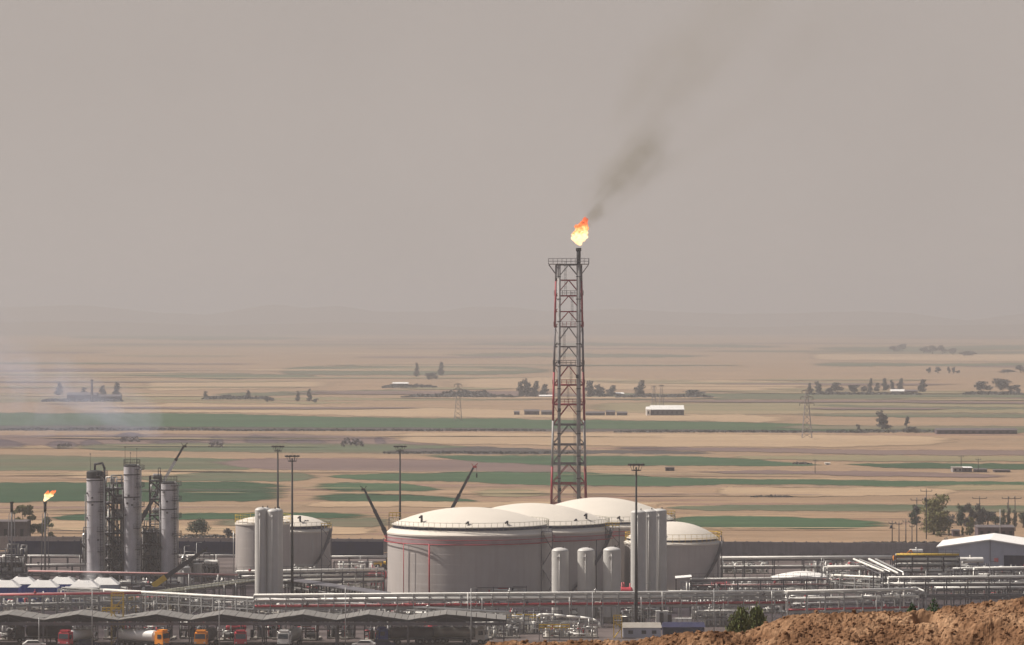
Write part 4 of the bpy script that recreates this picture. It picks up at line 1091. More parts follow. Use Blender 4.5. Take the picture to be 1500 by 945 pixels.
pipe_rack('rack of pinkish pipes running past the feet of the process columns', W(44, 836.5, 5.6), W(350, 842, 5.6),
          [(3.0, [(-0.9, 0.15, PD), (0, 0.2, PS), (0.7, 0.15, PD)]), (5.4, [(-0.9, 0.22, PP), (-0.2, 0.15, PW), (0.6, 0.2, PD)])], 2.6, 4.4, 'steel_mid', seed=9)
pipe_rack('wide bundle of dull yellowish pipes climbing right toward the pale tank', W(236, 867, 4.6), W(372, 849, 4.6),
          [(4.4, [(-2.4, 0.2, PL), (-1.8, 0.16, PL), (-1.2, 0.22, PS), (-0.6, 0.18, PL), (0.0, 0.2, PL), (0.7, 0.16, PW), (1.3, 0.2, PL), (2.0, 0.16, PL), (2.5, 0.14, PS)])], 5.6, 5.2, 'steel_mid', rail=True, seed=10)
pipe_rack('twin rack of thick white pipes before the grey wall, right of the tanks', W(1046, 817.5, 6), W(1306, 816, 6), [(3.8, [(-0.8, 0.2, PW), (0.2, 0.16, PS), (0.8, 0.14, PD)]), (5.7, [(-0.8, 0.36, PW), (0.1, 0.28, PW), (0.8, 0.2, PS)])], 2.6, 7, 'steel_mid', seed=11, rail=False)
pipe_rack('thin rack with a pink line below the low white curved shelter', W(1012, 848, 5), W(1213, 846, 5), [(3.4, [(-0.8, 0.16, PP), (0.3, 0.14, PD)]), (4.8, [(-0.8, 0.2, PW), (0.5, 0.12, PS)])], 2.2, 5, 'steel_mid', seed=12, rail=True)
pipe_rack('rack of white pipes behind the earth mound, right of the red line rack', W(1150, 866.5, 7.2), W(1342, 862.5, 7.2),
          [(3.2, [(-1.0, 0.22, PR), (0.3, 0.14, PD)]), (5.6, [(-1.1, 0.16, PW), (0, 0.2, PS), (0.9, 0.15, PD)]), (7.0, [(-1.1, 0.26, PW), (-0.2, 0.2, PW), (0.8, 0.2, PS)])], 3.0, 4, seed=13, gear=0.8)
pipe_rack('long dark rack with one bright line running off the right edge', W(1292, 845, 7), W(1570, 843.5, 7),
          [(2.8, [(-1.0, 0.2, PD), (0.4, 0.16, PS)]), (5.3, [(-1.0, 0.22, PW), (-0.2, 0.2, PD), (0.8, 0.2, PS)]), (6.7, [(-1.1, 0.24, PW), (0, 0.2, PS), (0.9, 0.2, PD)])], 3.0, 5, 'steel_mid', seed=14, rail=False)
pipe_rack('upper rack of white pipes in front of the blue grey shed', W(1396, 833, 5.5), W(1570, 831, 5.5), [(3.6, [(-0.8, 0.2, PD), (0.2, 0.16, PS)]), (5.3, [(-0.8, 0.3, PW), (0.2, 0.2, PS)])], 2.4, 5, 'steel_mid', seed=15)
pipe_rack('slanting pair of thick white pipes crossing the right plant, left pair', W(1255, 819.5, 6.2), W(1300, 838, 6.2), [(6.0, [(-0.7, 0.26, PW), (0.7, 0.2, PS)])], 2.8, 12, 'steel_mid', seed=16, gear=0)
pipe_rack('slanting pair of thick white pipes crossing the right plant, right pair', W(1278, 819.5, 6.2), W(1322, 841, 6.2), [(6.0, [(-0.8, 0.28, PW), (0.8, 0.24, PS)])], 3.0, 12, 'steel_mid', seed=17, gear=0)
pipe_rack('level rack of white pipes tying the slanting pipes together', W(1212, 829.5, 5.4), W(1318, 829, 5.4), [(2.2, [(-0.8, 0.2, PW), (0.4, 0.18, PS)]), (5.0, [(-1.0, 0.32, PW), (0, 0.25, PS), (0.9, 0.22, PW)])], 2.8, 5, 'steel_galv', seed=18)
pipe_rack('lower rack of bent white pipes left of the bright junction', W(1214, 842, 4), W(1345, 849, 4), [(2.2, [(-0.8, 0.22, PW), (0.6, 0.14, PD)]), (3.8, [(-1.0, 0.26, PW), (0, 0.18, PS), (0.8, 0.16, PW)])], 2.6, 4.2, 'steel_galv', seed=19, gear=1)
pipe_rack('short slanting bundle of three white pipes above the earth mound', W(1316, 853, 4.6), W(1346, 866, 4.6), [(4.4, [(-1.2, 0.2, PW), (0, 0.24, PW), (1.2, 0.2, PW)])], 3.2, 9, 'steel_galv', seed=20, gear=0)
pipe_rack('tall four level rack topped by a yellow beam left of the shed', W(1312, 813, 8.2), W(1404, 813, 8.2),
          [(3.0, [(-1.5, 0.3, PD), (0, 0.25, PS)]), (4.4, [(-1.5, 0.3, PW), (0, 0.2, PS), (1.2, 0.2, PD)]), (5.8, [(-1.5, 0.25, PS), (0.4, 0.25, PW)]), (7.0, [(-1.5, 0.3, PW), (0, 0.2, PD)]), (8.1, [(-1.5, 0.26, 'yellow_paint'), (0.2, 0.2, PW)])], 4, 4, 'steel_dark', rail=True, seed=21, gear=2)
pipe_rack('low dull rack behind the short vessels', W(590, 897, 2.4), W(770, 899, 2.4), [(2.2, [(-0.8, 0.2, PW), (0, 0.15, PS), (0.8, 0.2, PD)])], 2.2, 4, 'steel_mid', seed=22, gear=2)
pipe_rack('low rack of small pipes right of the white cabinets', W(1022, 894, 3.4), W(1100, 894, 3.4), [(1.8, [(-0.6, 0.12, PD), (0.5, 0.16, PS)]), (3.2, [(-0.6, 0.16, PW), (0.4, 0.12, PS)])], 2, 3.4, 'steel_galv', seed=23, gear=2)
pipe_rack('half hidden rack low behind the earth mound crest at the right', W(1160, 884, 3.4), W(1330, 880, 3.4), [(1.6, [(-0.6, 0.16, PR), (0.5, 0.16, PD)]), (3.2, [(-0.6, 0.16, PS), (0.4, 0.12, PD)])], 2.2, 3.6, 'steel_mid', seed=24, gear=2)
pipe_rack('purple shaded rack low behind the mound, right end', W(1370, 861, 4), W(1570, 859, 4), [(1.8, [(-0.8, 0.2, PD), (0.5, 0.16, PS)]), (3.8, [(-0.8, 0.16, PW), (0, 0.14, PD), (0.8, 0.2, PS)])], 2.6, 4, 'steel_mid', seed=25, gear=2)

# big white arching pipe by the yellow gantry
t_ = thing('arch_pipe', 'thick white pipe arching over low piping before the short vessels', 'pipe', G(838, 930))
s_ = S(930)
AP = [((px - 838) / s_, 0, (930 - py) / s_) for px, py in ((786, 903), (795, 900), (812, 901), (830, 903), (850, 904.5), (868, 907), (877, 912), (879, 920))]
MB().pipe(AP, 0.26, 10).build('pipe', 'pipe_white', t_)
for i_ in (1, 3, 5): MB().bar((AP[i_][0], 0, 0), (AP[i_][0], 0, AP[i_][2] - 0.2), 0.2).build('support', 'steel_galv', t_)

# ------------------------------------------------------------------ crowded process skids
def skid(label, px, yb_, w_, d_, h_, seed, pal=('pipe_silver', 'pipe_white', 'pipe_dull'), n=16, frame='steel_galv', red=0.0):
    t = thing('process_skid', label, 'process skid', G(px, yb_))
    rr = random.Random(seed)
    MB().box((0, 0, 0.15), (w_, d_, 0.3)).build('base', 'concrete_pale', t)
    pm = MB().bar((0, 0, 0), (0, 0, h_), 0.16).mesh('post', frame)
    k_ = max(1, int(w_ / 3.2))
    for k in range(k_ + 1):
        for y in (-d_ / 2, d_ / 2): inst(pm, 'post', t, (-w_ / 2 + w_ * k / k_, y, 0.2))
    for z in (h_ * 0.55, h_):
        for y in (-d_ / 2, d_ / 2): MB().bar((-w_ / 2, y, z), (w_ / 2, y, z), 0.14).build('beam', frame, t)
    for k in range(n):
        m_ = rr.choice(pal) if rr.random() > red else 'pipe_red'
        x, y, z = rr.uniform(-w_ / 2, w_ / 2), rr.uniform(-d_ / 2, d_ / 2), rr.uniform(0.5, h_)
        q = rr.random(); r_ = rr.uniform(0.07, 0.2)
        if q < 0.4: P = [(x, y, 0.3), (x, y, z + 0.6)]
        elif q < 0.7: P = [(x, y, 0.3), (x, y, z), (max(-w_ / 2, min(w_ / 2, x + rr.choice((-1, 1)) * rr.uniform(1, 3))), y, z)]
        elif q < 0.85: P = [(-w_ / 2 * rr.random(), y, z), (w_ / 2 * rr.random() + 0.3, y, z)]
        else: P = None
        if P: MB().pipe(P, r_, 6).build('pipe', m_, t)
        else:
            MB().tube((x, y, z - 0.4), (x, y, z + 0.3), 0.12, 6).tube((x - 0.25, y, z), (x + 0.25, y, z), 0.26, 8).build('valve', rr.choice(['steel_mid', 'pipe_silver', 'steel_dark']), t)
    for k in range(max(1, n // 8)):
        x = rr.uniform(-w_ / 2 + 0.8, w_ / 2 - 0.8); l_ = rr.uniform(0.9, 1.8)
        if rr.random() < 0.5: MB().hdrum((x - l_ / 2, -d_ * 0.2, 1.1), (x + l_ / 2, -d_ * 0.2, 1.1), 0.55, 12).build('drum', rr.choice(pal), t)
        else: MB().lathe([(1e-3, 2.6), (0.4, 2.45), (0.55, 2.1), (0.55, 0.3)], 12, (x, -d_ * 0.2, 0)).build('drum', rr.choice(pal), t)
    return t
SK = [
 ('left edge pipe skid below the dark steel structure', 30, 880, 11, 3, 3.2, 0), ('pipe skid between the cooling towers and the slanting rack', 118, 884, 9, 3, 3.4, 0.05),
 ('pipe skid at the foot of the left process column', 140, 868, 6, 3, 3.6, 0), ('pipe skid at the foot of the middle process column', 196, 870, 9, 3, 3.2, 0.05),
 ('white pipe skid behind the slanting rack, left of the yellow stair', 150, 893, 8, 3, 2.4, 0), ('long white pipe skid behind the slanting rack, right of the yellow stair', 215, 892, 13, 4, 2.6, 0.08),
 ('crowded white pipe skid behind the third canopy gable', 285, 895, 12, 4, 3.2, 0), ('crowded white pipe skid behind the fourth canopy gable', 355, 898, 12, 4, 3.0, 0.04),
 ('crowded white pipe skid behind the fifth canopy gable', 425, 899, 11, 4, 3.4, 0), ('pipe skid in the gap right of the tall twin vessels', 455, 872, 9, 4, 4.0, 0.1),
 ('pipe skid with pale lines behind the sixth canopy gable', 500, 901, 12, 4, 3.2, 0.08), ('pipe skid before the foot of the largest tank, left half', 600, 902, 14, 4, 3.0, 0.15),
 ('pipe skid before the foot of the largest tank, right half', 690, 900, 12, 4, 3.6, 0.15), ('tangle of small piping left of the short white vessels', 760, 928, 12, 4, 3.6, 0.0),
 ('tangle of small piping beneath the white arching pipe', 835, 934, 11, 4, 3.2, 0.05), ('grey pipe skid between the short vessels and the nearest mast', 905, 905, 7, 3, 3.6, 0.15),
 ('pipe skid behind the small white cabinets', 1005, 890, 8, 3, 3.6, 0.0), ('grey pipe skid left of the green bushes', 1060, 917, 9, 3, 3.8, 0.0),
 ('pipe skid behind the green bushes', 1120, 898, 9, 3, 3.4, 0.05), ('pipe skid behind the mound below the red line', 1185, 892, 10, 3, 3.2, 0.12),
 ('pipe skid left of the bright white pipe junction', 1232, 868, 9, 4, 4.6, 0.03), ('pipe skid under the slanting white pipes', 1275, 858, 8, 4, 4.4, 0.03),
 ('pipe skid behind the mound below the bright junction', 1290, 886, 11, 3, 3.0, 0.10), ('dusky pipe skid under the tall rack with the yellow beam', 1355, 858, 12, 4, 3.2, 0.05),
 ('pipe skid left of the grey shed door', 1420, 846, 9, 4, 3.2, 0.0), ('dusky pipe skid behind the mound, far right', 1435, 872, 12, 4, 3.0, 0.08),
 ('pipe skid at the right edge behind the mound', 1492, 868, 9, 4, 3.6, 0.04), ('pipe skid between the pale tank and the squat tank', 335, 862, 7, 3, 3.0, 0.0),
]
SK += [
 ('pipe skid under the dark roofed pipeway, left half', 445, 862, 10, 3, 3.4, 0.05), ('pipe skid under the dark roofed pipeway, right half', 520, 873, 12, 3, 3.2, 0.1),
 ('pipe skid behind the railed thick pipes left of the largest tank', 525, 846, 12, 4, 3.8, 0.1), ('pipe skid between the tall twin vessels and the railed pipes', 440, 850, 8, 4, 3.6, 0),
 ('small pipe skid beside the pump house frame', 262, 862, 7, 3, 3.0, 0), ('pipe skid behind the red line rack near the short vessels', 735, 888, 11, 3, 4.2, 0.1),
 ('pipe skid between left and middle short vessels', 840, 905, 5, 2, 4.0, 0.1), ('pipe skid between middle and right short vessels', 878, 905, 5, 2, 4.2, 0.05),
 ('pipe skid before the three tall vessels', 958, 898, 8, 3, 4.4, 0.08), ('pipe skid right of the three tall vessels', 1030, 880, 10, 3, 4.2, 0.1),
 ('low pipe skid right of the red fire valve cluster', 1098, 876, 10, 3, 3.6, 0.08), ('low pipe skid under the white curved shelter', 1160, 872, 12, 3, 3.4, 0.08),
 ('pipe skid behind the twin white pipes, left part', 1090, 840, 12, 4, 3.0, 0.05), ('pipe skid behind the twin white pipes, right part', 1200, 845, 8, 3, 3.6, 0.05),
 ('pipe skid at the left end of the white pipe junction', 1216, 856, 6, 3, 5.6, 0.02), ('tall pipe skid in the middle of the white pipe junction', 1248, 852, 7, 4, 5.6, 0.02),
 ('pipe skid at the right end of the white pipe junction', 1304, 868, 8, 3, 4.4, 0.02), ('grey pipe skid right of the junction, low behind the mound', 1340, 872, 6, 3, 3.4, 0.02),
 ('grey pipe skid left part below the long dark rack', 1385, 866, 9, 3, 4.2, 0.05), ('grey pipe skid right part below the long dark rack', 1465, 858, 11, 3, 4.0, 0.05),
 ('pipe skid at the foot of the warehouse front, left side', 1380, 842, 9, 3, 3.6, 0), ('pipe skid low at the foot of the warehouse door', 1478, 846, 9, 3, 2.6, 0.05),
 ('tangled skid left of the long yellow gantry', 728, 934, 9, 4, 3.6, 0.05), ('tangled skid right of the long yellow gantry', 795, 920, 8, 4, 3.4, 0.0),
 ('tangled skid behind the nearest light mast', 925, 915, 5, 3, 3.6, 0.1), ('grey skid left of the white cabinets', 945, 905, 6, 3, 3.4, 0.1),
 ('grey skid right of the white cabinets', 1035, 906, 7, 3, 3.6, 0.05), ('grey skid near the pale lamp post left of the bushes', 1050, 896, 7, 3, 3.6, 0.05),
 ('white pipe skid behind the first canopy gable', 10, 896, 10, 4, 3.4, 0.05), ('white pipe skid behind the first canopy valley', 70, 894, 10, 4, 3.6, 0.0)]
NS = len(SK)
GB = ['first', 'second', 'third', 'fourth', 'fifth', 'sixth', 'seventh', 'eighth', 'ninth', 'tenth', 'eleventh', 'twelfth', 'thirteenth']
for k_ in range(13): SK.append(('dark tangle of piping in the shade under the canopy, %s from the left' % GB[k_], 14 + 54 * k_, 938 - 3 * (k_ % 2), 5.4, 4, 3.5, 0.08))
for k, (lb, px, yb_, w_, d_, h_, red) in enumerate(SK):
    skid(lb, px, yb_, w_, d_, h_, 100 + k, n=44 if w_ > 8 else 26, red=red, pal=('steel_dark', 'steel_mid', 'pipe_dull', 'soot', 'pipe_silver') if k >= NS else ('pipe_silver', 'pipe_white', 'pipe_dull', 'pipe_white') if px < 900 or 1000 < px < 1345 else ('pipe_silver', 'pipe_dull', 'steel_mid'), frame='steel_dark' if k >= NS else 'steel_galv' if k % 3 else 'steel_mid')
# red fire-water valve sets
def red_set(label, px, yb_, w_, h_, seed):
    t = thing('fire_valve_set', label, 'valve set', G(px, yb_)); rr = random.Random(seed)
    MB().hdrum((-w_ / 2, 0, h_ * 0.75), (w_ / 2, 0, h_ * 0.75), h_ * 0.17, 12).build('header', 'red_paint', t)
    for k in range(5):
        x = -w_ / 2 + w_ * (k + 0.5) / 5
        MB().tube((x, 0, 0), (x, 0, h_ * rr.uniform(0.85, 1.1)), 0.14, 8).build('pipe', 'red_paint', t)
        MB().tube((x, -0.4, h_ * 0.45), (x, 0.1, h_ * 0.45), 0.24, 10).build('valve', 'red_paint', t)
    for z in (h_ * 0.25, h_ * 0.5): MB().tube((-w_ / 2, 0, z), (w_ / 2, 0, z), 0.13, 8).build('pipe', 'red_paint', t)
    return t
red_set('tall cluster of red fire valves beside the left foot of the largest tank', 553, 871, 3.4, 6.0, 1)
red_set('red fire valves between the short vessels and the nearest light mast', 917, 897, 2.2, 6.0, 2)
red_set('red fire valve cluster right of the small domed tank', 1055, 872, 4.0, 3.4, 3)
red_set('small red pump set under the slanting white pipes', 1251, 845, 2.4, 4.2, 4)
red_set('red valve set under the sixth canopy gable', 634, 938, 1.8, 3.2, 5)
red_set('red valve set under the fourth canopy gable', 346, 938, 3.6, 3.4, 6)

# dark roofed walkway
def walkway():
    P0, P1 = W(414, 846, 4.2), W(563, 868.5, 4.2); d = P1 - P0; d.z = 0; ln = d.length
    t = thing('covered_walkway', 'dark roofed pipeway sloping down right toward the largest tank', 'walkway', (P0.x, P0.y, 0), math.atan2(d.y, d.x))
    MB().hexa([(0, -1.6, 3.9), (ln, -1.6, 3.9), (ln, 1.6, 4.1), (0, 1.6, 4.1), (0, -1.6, 4.05), (ln, -1.6, 4.05), (ln, 1.6, 4.3), (0, 1.6, 4.3)]).build('roof', 'steel_mid', t)
    for k in range(13):
        for y in (-1.4, 1.4): MB().bar((ln * k / 12, y, 0), (ln * k / 12, y, 3.9), 0.22).build('post', 'steel_dark', t)
    for o in (-0.7, 0.2, 0.9): MB().tube((0, o, 2.4), (ln, o, 2.4), 0.2, 8).build('pipe', 'pipe_dull', t)
walkway()
# horizontal white vessel by the shed
def hvessel(label, px, yb_, l_, r_, z_, m_='pipe_white'):
    t = thing('horizontal_vessel', label, 'vessel', G(px, yb_))
    MB().hdrum((-l_ / 2, 0, z_), (l_ / 2, 0, z_), r_, 20).build('shell', m_, t)
    for x in (-l_ * 0.3, l_ * 0.3):
        MB().box((x, 0, z_ * 0.5 - r_ * 0.3), (0.5, r_ * 1.4, z_ - r_ * 0.6)).build('saddle', 'steel_mid', t)
    MB().tube((0, 0, z_ + r_ * 0.8), (0, 0, z_ + r_ + 0.5), 0.2, 8).build('nozzle', m_, t)
hvessel('long horizontal white vessel before the grey shed front', 1421, 838, 6.4, 0.75, 3.0)
hvessel('short fat horizontal vessel beneath the long white one', 1410, 842, 2.6, 0.9, 1.9)
hvessel('small horizontal white vessel on top of the yellow beamed rack line', 1342, 824, 3.2, 0.5, 3.0)
hvessel('round white tank lying behind the left cooling tower row', 172, 874, 4, 0.8, 1.5)

# ------------------------------------------------------------------ cooling towers and their steam
def cooling_tower(label, px, yb_, w_=6.6, blue=True):
    t = thing('cooling_tower', label, 'cooling tower', G(px, yb_), 0, 'cooling towers with white hoods')
    bm_ = 'blue_paint' if blue else 'cladding'
    for k in range(3):
        MB().box((-w_ / 2 + w_ * (k + 0.5) / 3, 0, 2.1), (w_ / 3 - 0.08, 5.2, 4.2)).build('panel', bm_, t)
    a = w_ / 2 + 0.15; c = w_ * 0.24
    MB().hexa([(-a, -2.75, 4.2), (a, -2.75, 4.2), (a, 2.75, 4.2), (-a, 2.75, 4.2), (-c, -1.4, 5.7), (c, -1.4, 5.7), (c, 1.4, 5.7), (-c, 1.4, 5.7)]).build('hood', 'cladding_white', t)
    MB().lathe([(1.15, 5.7), (1.0, 6.1), (1.15, 6.5), (1.05, 6.5), (0.9, 6.1)], 20).build('fan_stack', 'steel_dark', t)
    MB().box((0, 0, 6.1), (1.7, 0.2, 0.1)).build('fan_blade', 'steel_mid', t)
for k, (px, yb_, lb, bl) in enumerate(((8, 887, 'blue walled cooling tower with white hood at the left edge', 1), (33, 882, 'blue cooling tower half hidden between the left edge one and the next', 1),
      (64, 887, 'blue walled cooling tower with white hood, second in the front row', 1), (92, 882, 'blue cooling tower half hidden left of the steaming ones', 1),
      (124, 887, 'pale cooling tower with white hood under the steam, third in the front row', 0), (153, 883, 'pale steaming cooling tower, right end of its row', 0))):
    cooling_tower(lb, px, yb_, 6.4, bool(bl))
p_ = W(128, 852, 5.8)
plume('pale steam rising off the right cooling towers', (p_.x, p_.y, 5.8), 12, 5, 1.8, 3.0, 0.45, (0.93, 0.93, 0.95), 5, 0.55, 1.2, 'steam')
p_ = W(148, 852, 5.8)
plume('thin steam puff over the rightmost cooling tower', (p_.x, p_.y, 5.8), -6, 4, 1.2, 2.0, 0.35, (0.93, 0.93, 0.95), 8, 0.7, 1.2, 'steam')
# bluish smoke drifting over the fields at the left
p_ = G(225, 640)
plume('wide faint bluish smoke veil drifting left over the fields', (p_.x, p_.y, 5), -72, 105, 14, 40, 0.085, (0.62, 0.68, 0.86), 3, 0.04, 0.35, 'smoke')
p_ = G(62, 640)
plume('second faint bluish smoke patch near the left edge of the plain', (p_.x, p_.y, 3), -8, 40, 14, 26, 0.05, (0.62, 0.68, 0.86), 6, 0.05, 0.4, 'smoke')

# ------------------------------------------------------------------ loading canopies
def canopy():
    s = S(948); peaks = [-98, 12, 114, 230, 324.5, 444, 540, 654]; D0 = 799.0; zr, zv = 6.35, 5.25; dep = 13
    X = lambda px: (px - 750) * D0 / F
    t = thing('loading_canopy', 'long truck loading canopy with a row of low grey gables', 'canopy', (X(280), D0, 0))
    ox = X(280)
    val = [(a + c) / 2 for a, c in zip(peaks, peaks[1:])]
    val = [peaks[0] - 55] + val + [742]
    for i, p in enumerate(peaks):
        for a, c in ((val[i], p), (p, val[i + 1])):
            xa, xc = X(a) - ox, X(c) - ox; za, zc = (zv, zr) if a != p else (zr, zv)
            n = 6
            for k in range(n):            # sheeted in three panels each slope
                u, v = k / n, (k + 1) / n - 0.01
                x0, x1 = xa + (xc - xa) * u, xa + (xc - xa) * v; q0, q1 = za + (zc - za) * u, za + (zc - za) * v
                q0 += 0.03 * (k % 2); q1 += 0.03 * (k % 2)
                MB().hexa([(x0, 0, q0), (x1, 0, q1), (x1, dep, q1), (x0, dep, q0), (x0, 0, q0 + 0.07), (x1, 0, q1 + 0.07), (x1, dep, q1 + 0.07), (x0, dep, q0 + 0.07)]).build('roof_panel', 'roof_canopy', t)
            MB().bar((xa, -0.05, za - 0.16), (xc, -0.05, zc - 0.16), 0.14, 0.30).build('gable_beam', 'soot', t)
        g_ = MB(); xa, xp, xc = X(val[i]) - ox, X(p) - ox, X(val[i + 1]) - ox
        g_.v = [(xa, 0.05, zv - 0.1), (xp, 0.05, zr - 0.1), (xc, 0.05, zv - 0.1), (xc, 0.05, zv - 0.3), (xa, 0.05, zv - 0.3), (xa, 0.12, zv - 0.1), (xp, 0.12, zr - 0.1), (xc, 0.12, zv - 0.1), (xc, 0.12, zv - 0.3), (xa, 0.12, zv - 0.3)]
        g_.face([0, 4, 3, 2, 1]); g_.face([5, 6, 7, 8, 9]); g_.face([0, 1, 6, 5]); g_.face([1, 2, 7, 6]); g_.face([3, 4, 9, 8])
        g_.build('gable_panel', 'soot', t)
        MB().bar((X(p) - ox, 0, zr - 0.2), (X(p) - ox, 0, 4.6), 0.14).build('king_post', 'steel_dark', t)
        for a in (val[i], val[i + 1]): MB().bar((X(p) - ox, 0, zr - 0.4), ((X(a) + X(p)) / 2 - ox, 0, 4.7), 0.1).build('truss_member', 'steel_dark', t)
        for yy in (4, 8, 12):
            for a in (val[i], val[i + 1]): MB().bar((X(p) - ox, yy, zr - 0.15), (X(a) - ox, yy, zv - 0.15), 0.14, 0.3).build('rafter', 'steel_dark', t)
    x0, x1 = X(val[0]) - ox, X(742) - ox
    MB().box(((x0 + x1) / 2, -0.1, 4.55), (x1 - x0, 0.18, 0.62)).build('fascia', 'steel_mid', t)
    MB().box(((x0 + x1) / 2, dep, 4.55), (x1 - x0, 0.18, 0.5)).build('fascia', 'steel_dark', t)
    pm = MB().bar((0, 0, 0), (0, 0, 5.1), 0.24).mesh('post', 'steel_mid')
    for v in val[:-1] + [738]:
        for yy in (0.1, 6.5, 12.7): inst(pm, 'post', t, (X(v) - ox, yy, 0))
    fm = MB().box((0, 0, 0), (0.9, 0.35, 0.16)).mesh('strip_lamp', 'white_paint')
    rr = random.Random(3)
    for k in range(40): inst(fm, 'strip_lamp', t, (x0 + (x1 - x0) * rr.random(), rr.uniform(1, 9), 4.3))
canopy()
# small clutter under the canopies: loading arms, islands, meters
rr = random.Random(44)
arm_lb = ['beside the white car', 'left of the red truck', 'right of the red truck', 'by the yellow stair tower', 'left of the white tanker', 'right of the orange cab', 'under the fourth gable', 'between fourth and fifth gables', 'under the fifth gable', 'between fifth and sixth gables', 'left of the white car at the middle', 'under the sixth gable', 'between sixth and last gables', 'under the last gable', 'at the right end of the canopy']
for k, px in enumerate((30, 78, 126, 158, 190, 252, 330, 372, 405, 465, 505, 560, 600, 672, 715)):
    t = thing('truck_filling_island', 'steel truck filling arm on its island ' + arm_lb[k], 'loading arm', G(px, 936))
    MB().box((0, 0, 0.2), (1.4, 5, 0.4)).build('island', 'concrete_pale', t)
    MB().tube((0, 0, 0.4), (0, 0, 3.6), 0.13, 8).build('riser_pipe', rr.choice(['pipe_silver', 'pipe_white', 'pipe_red', 'steel_mid']), t)
    MB().pipe([(0, 0, 3.6), (0.9, 0.2, 3.9), (1.7, 0.2, 3.0), (1.7, 0.2, 2.2)], 0.11, 6).build('arm', rr.choice(['pipe_silver', 'pipe_white']), t)
    MB().box((-0.3, -1.6, 1.2), (0.6, 0.5, 1.6)).build('meter', rr.choice(['white_paint', 'steel_mid', 'steel_dark']), t)
    MB().box((0.1, 1.2, 2.9), (1.2, 3, 0.1)).build('gangway', 'steel_dark', t)
    b = MB(); rail_line(b, (-0.5, 1.2, 2.95), (0.7, 1.2, 2.95), 1.1, 0.6, 0.05); b.build('railing', 'steel_galv', t)

# ------------------------------------------------------------------ vehicles
def wheel_mesh():
    return cached('wheel', lambda: MB().tube((0, -0.15, 0), (0, 0.15, 0), 0.5, 16).mesh('wheel', 'rubber'))
def rim_mesh():
    return cached('rim', lambda: MB().tube((0, -0.17, 0), (0, 0.17, 0), 0.24, 10).mesh('rim', 'steel_galv'))
def tanker(label, px, yb_, rz, cabc, tankc, length=8.5):
    t = thing('tanker_truck', label, 'truck', G(px, yb_), R(rz))
    MB().box((length / 2 - 1.5, 0, 0.95), (length + 3.0, 0.9, 0.3)).build('chassis', 'steel_dark', t)
    MB().hexa([(-3.2, -1.2, 0.8), (-1.2, -1.2, 0.8), (-1.2, 1.2, 0.8), (-3.2, 1.2, 0.8), (-2.95, -1.12, 3.0), (-1.2, -1.15, 3.2), (-1.2, 1.15, 3.2), (-2.95, 1.12, 3.0)]).build('cab', cabc, t)
    MB().hexa([(-3.18, -1.0, 1.9), (-3.16, -1.0, 1.9), (-3.16, 1.0, 1.9), (-3.18, 1.0, 1.9), (-3.05, -0.98, 2.85), (-3.0, -0.98, 2.85), (-3.0, 0.98, 2.85), (-3.05, 0.98, 2.85)]).build('windscreen', 'glass_dark', t)
    for y in (-1.19, 1.19): MB().box((-2.3, y, 2.25), (0.9, 0.05, 0.8)).build('side_window', 'glass_dark', t)
    MB().box((-2.2, 0, 3.35), (1.3, 1.8, 0.4)).build('wind_deflector', cabc, t)
    MB().box((-3.3, 0, 0.75), (0.25, 2.4, 0.45)).build('bumper', 'steel_dark', t)
    for y in (-0.9, 0.9): MB().box((-3.28, y, 1.2), (0.1, 0.35, 0.22)).build('headlight', 'lamp_glass', t)
    MB().hdrum((-0.5, 0, 2.25), (length - 0.6, 0, 2.25), 1.12, 22).build('tank', tankc, t)
    for x in (1.5, 3.5, 5.5): MB().lathe([(0.28, 3.25), (0.28, 3.5), (1e-3, 3.52)], 12, (x, 0, 0)).build('hatch', 'steel_galv', t)
    b = MB(); rail_line(b, (0, -0.5, 3.3), (length - 1.5, -0.5, 3.3), 0.35, 1.4, 0.05); b.build('rail', 'steel_galv', t)
    for x in (-2.2, 0.9, length - 3.2, length - 1.9, length - 0.7):
        for y in (-1.05, 1.05):
            o = inst(wheel_mesh(), 'wheel', t, (x, y, 0.5)); inst(rim_mesh(), 'rim', o)
    for y in (-1.1, 1.1): MB().box((x, y, 1.15), (3.4, 0.4, 0.1)).build('mudguard', 'steel_dark', t)
TR = [('red cabbed tanker truck with white barrel under the second gable', 103, 948.5, 70, 'red_paint', 'white_paint'),
      ('orange cabbed tanker whose white barrel shows left of it', 224, 948.5, 150, 'orange_paint', 'white_paint'),
      ('orange cabbed truck right of the white tanker, facing the camera', 298, 948.5, 82, 'orange_paint', 'pipe_dull'),
      ('dark red tanker truck deep under the fourth gable', 352, 948.5, 95, 'red_paint', 'pipe_dull'),
      ('white cabbed tanker in shadow under the fifth gable', 420, 948.5, 80, 'white_paint', 'pipe_silver'),
      ('navy cabbed tanker in deep shade under the sixth gable', 575, 944, 15, 'blue_paint', 'steel_mid'),
      ('pale grey tanker parked under the last gable', 690, 943, 165, 'white_paint', 'pipe_silver'),
      ('dark tanker truck parked side on between first and second gables', 45, 941, 8, 'steel_mid', 'steel_mid')]
for a in TR: tanker(*a)
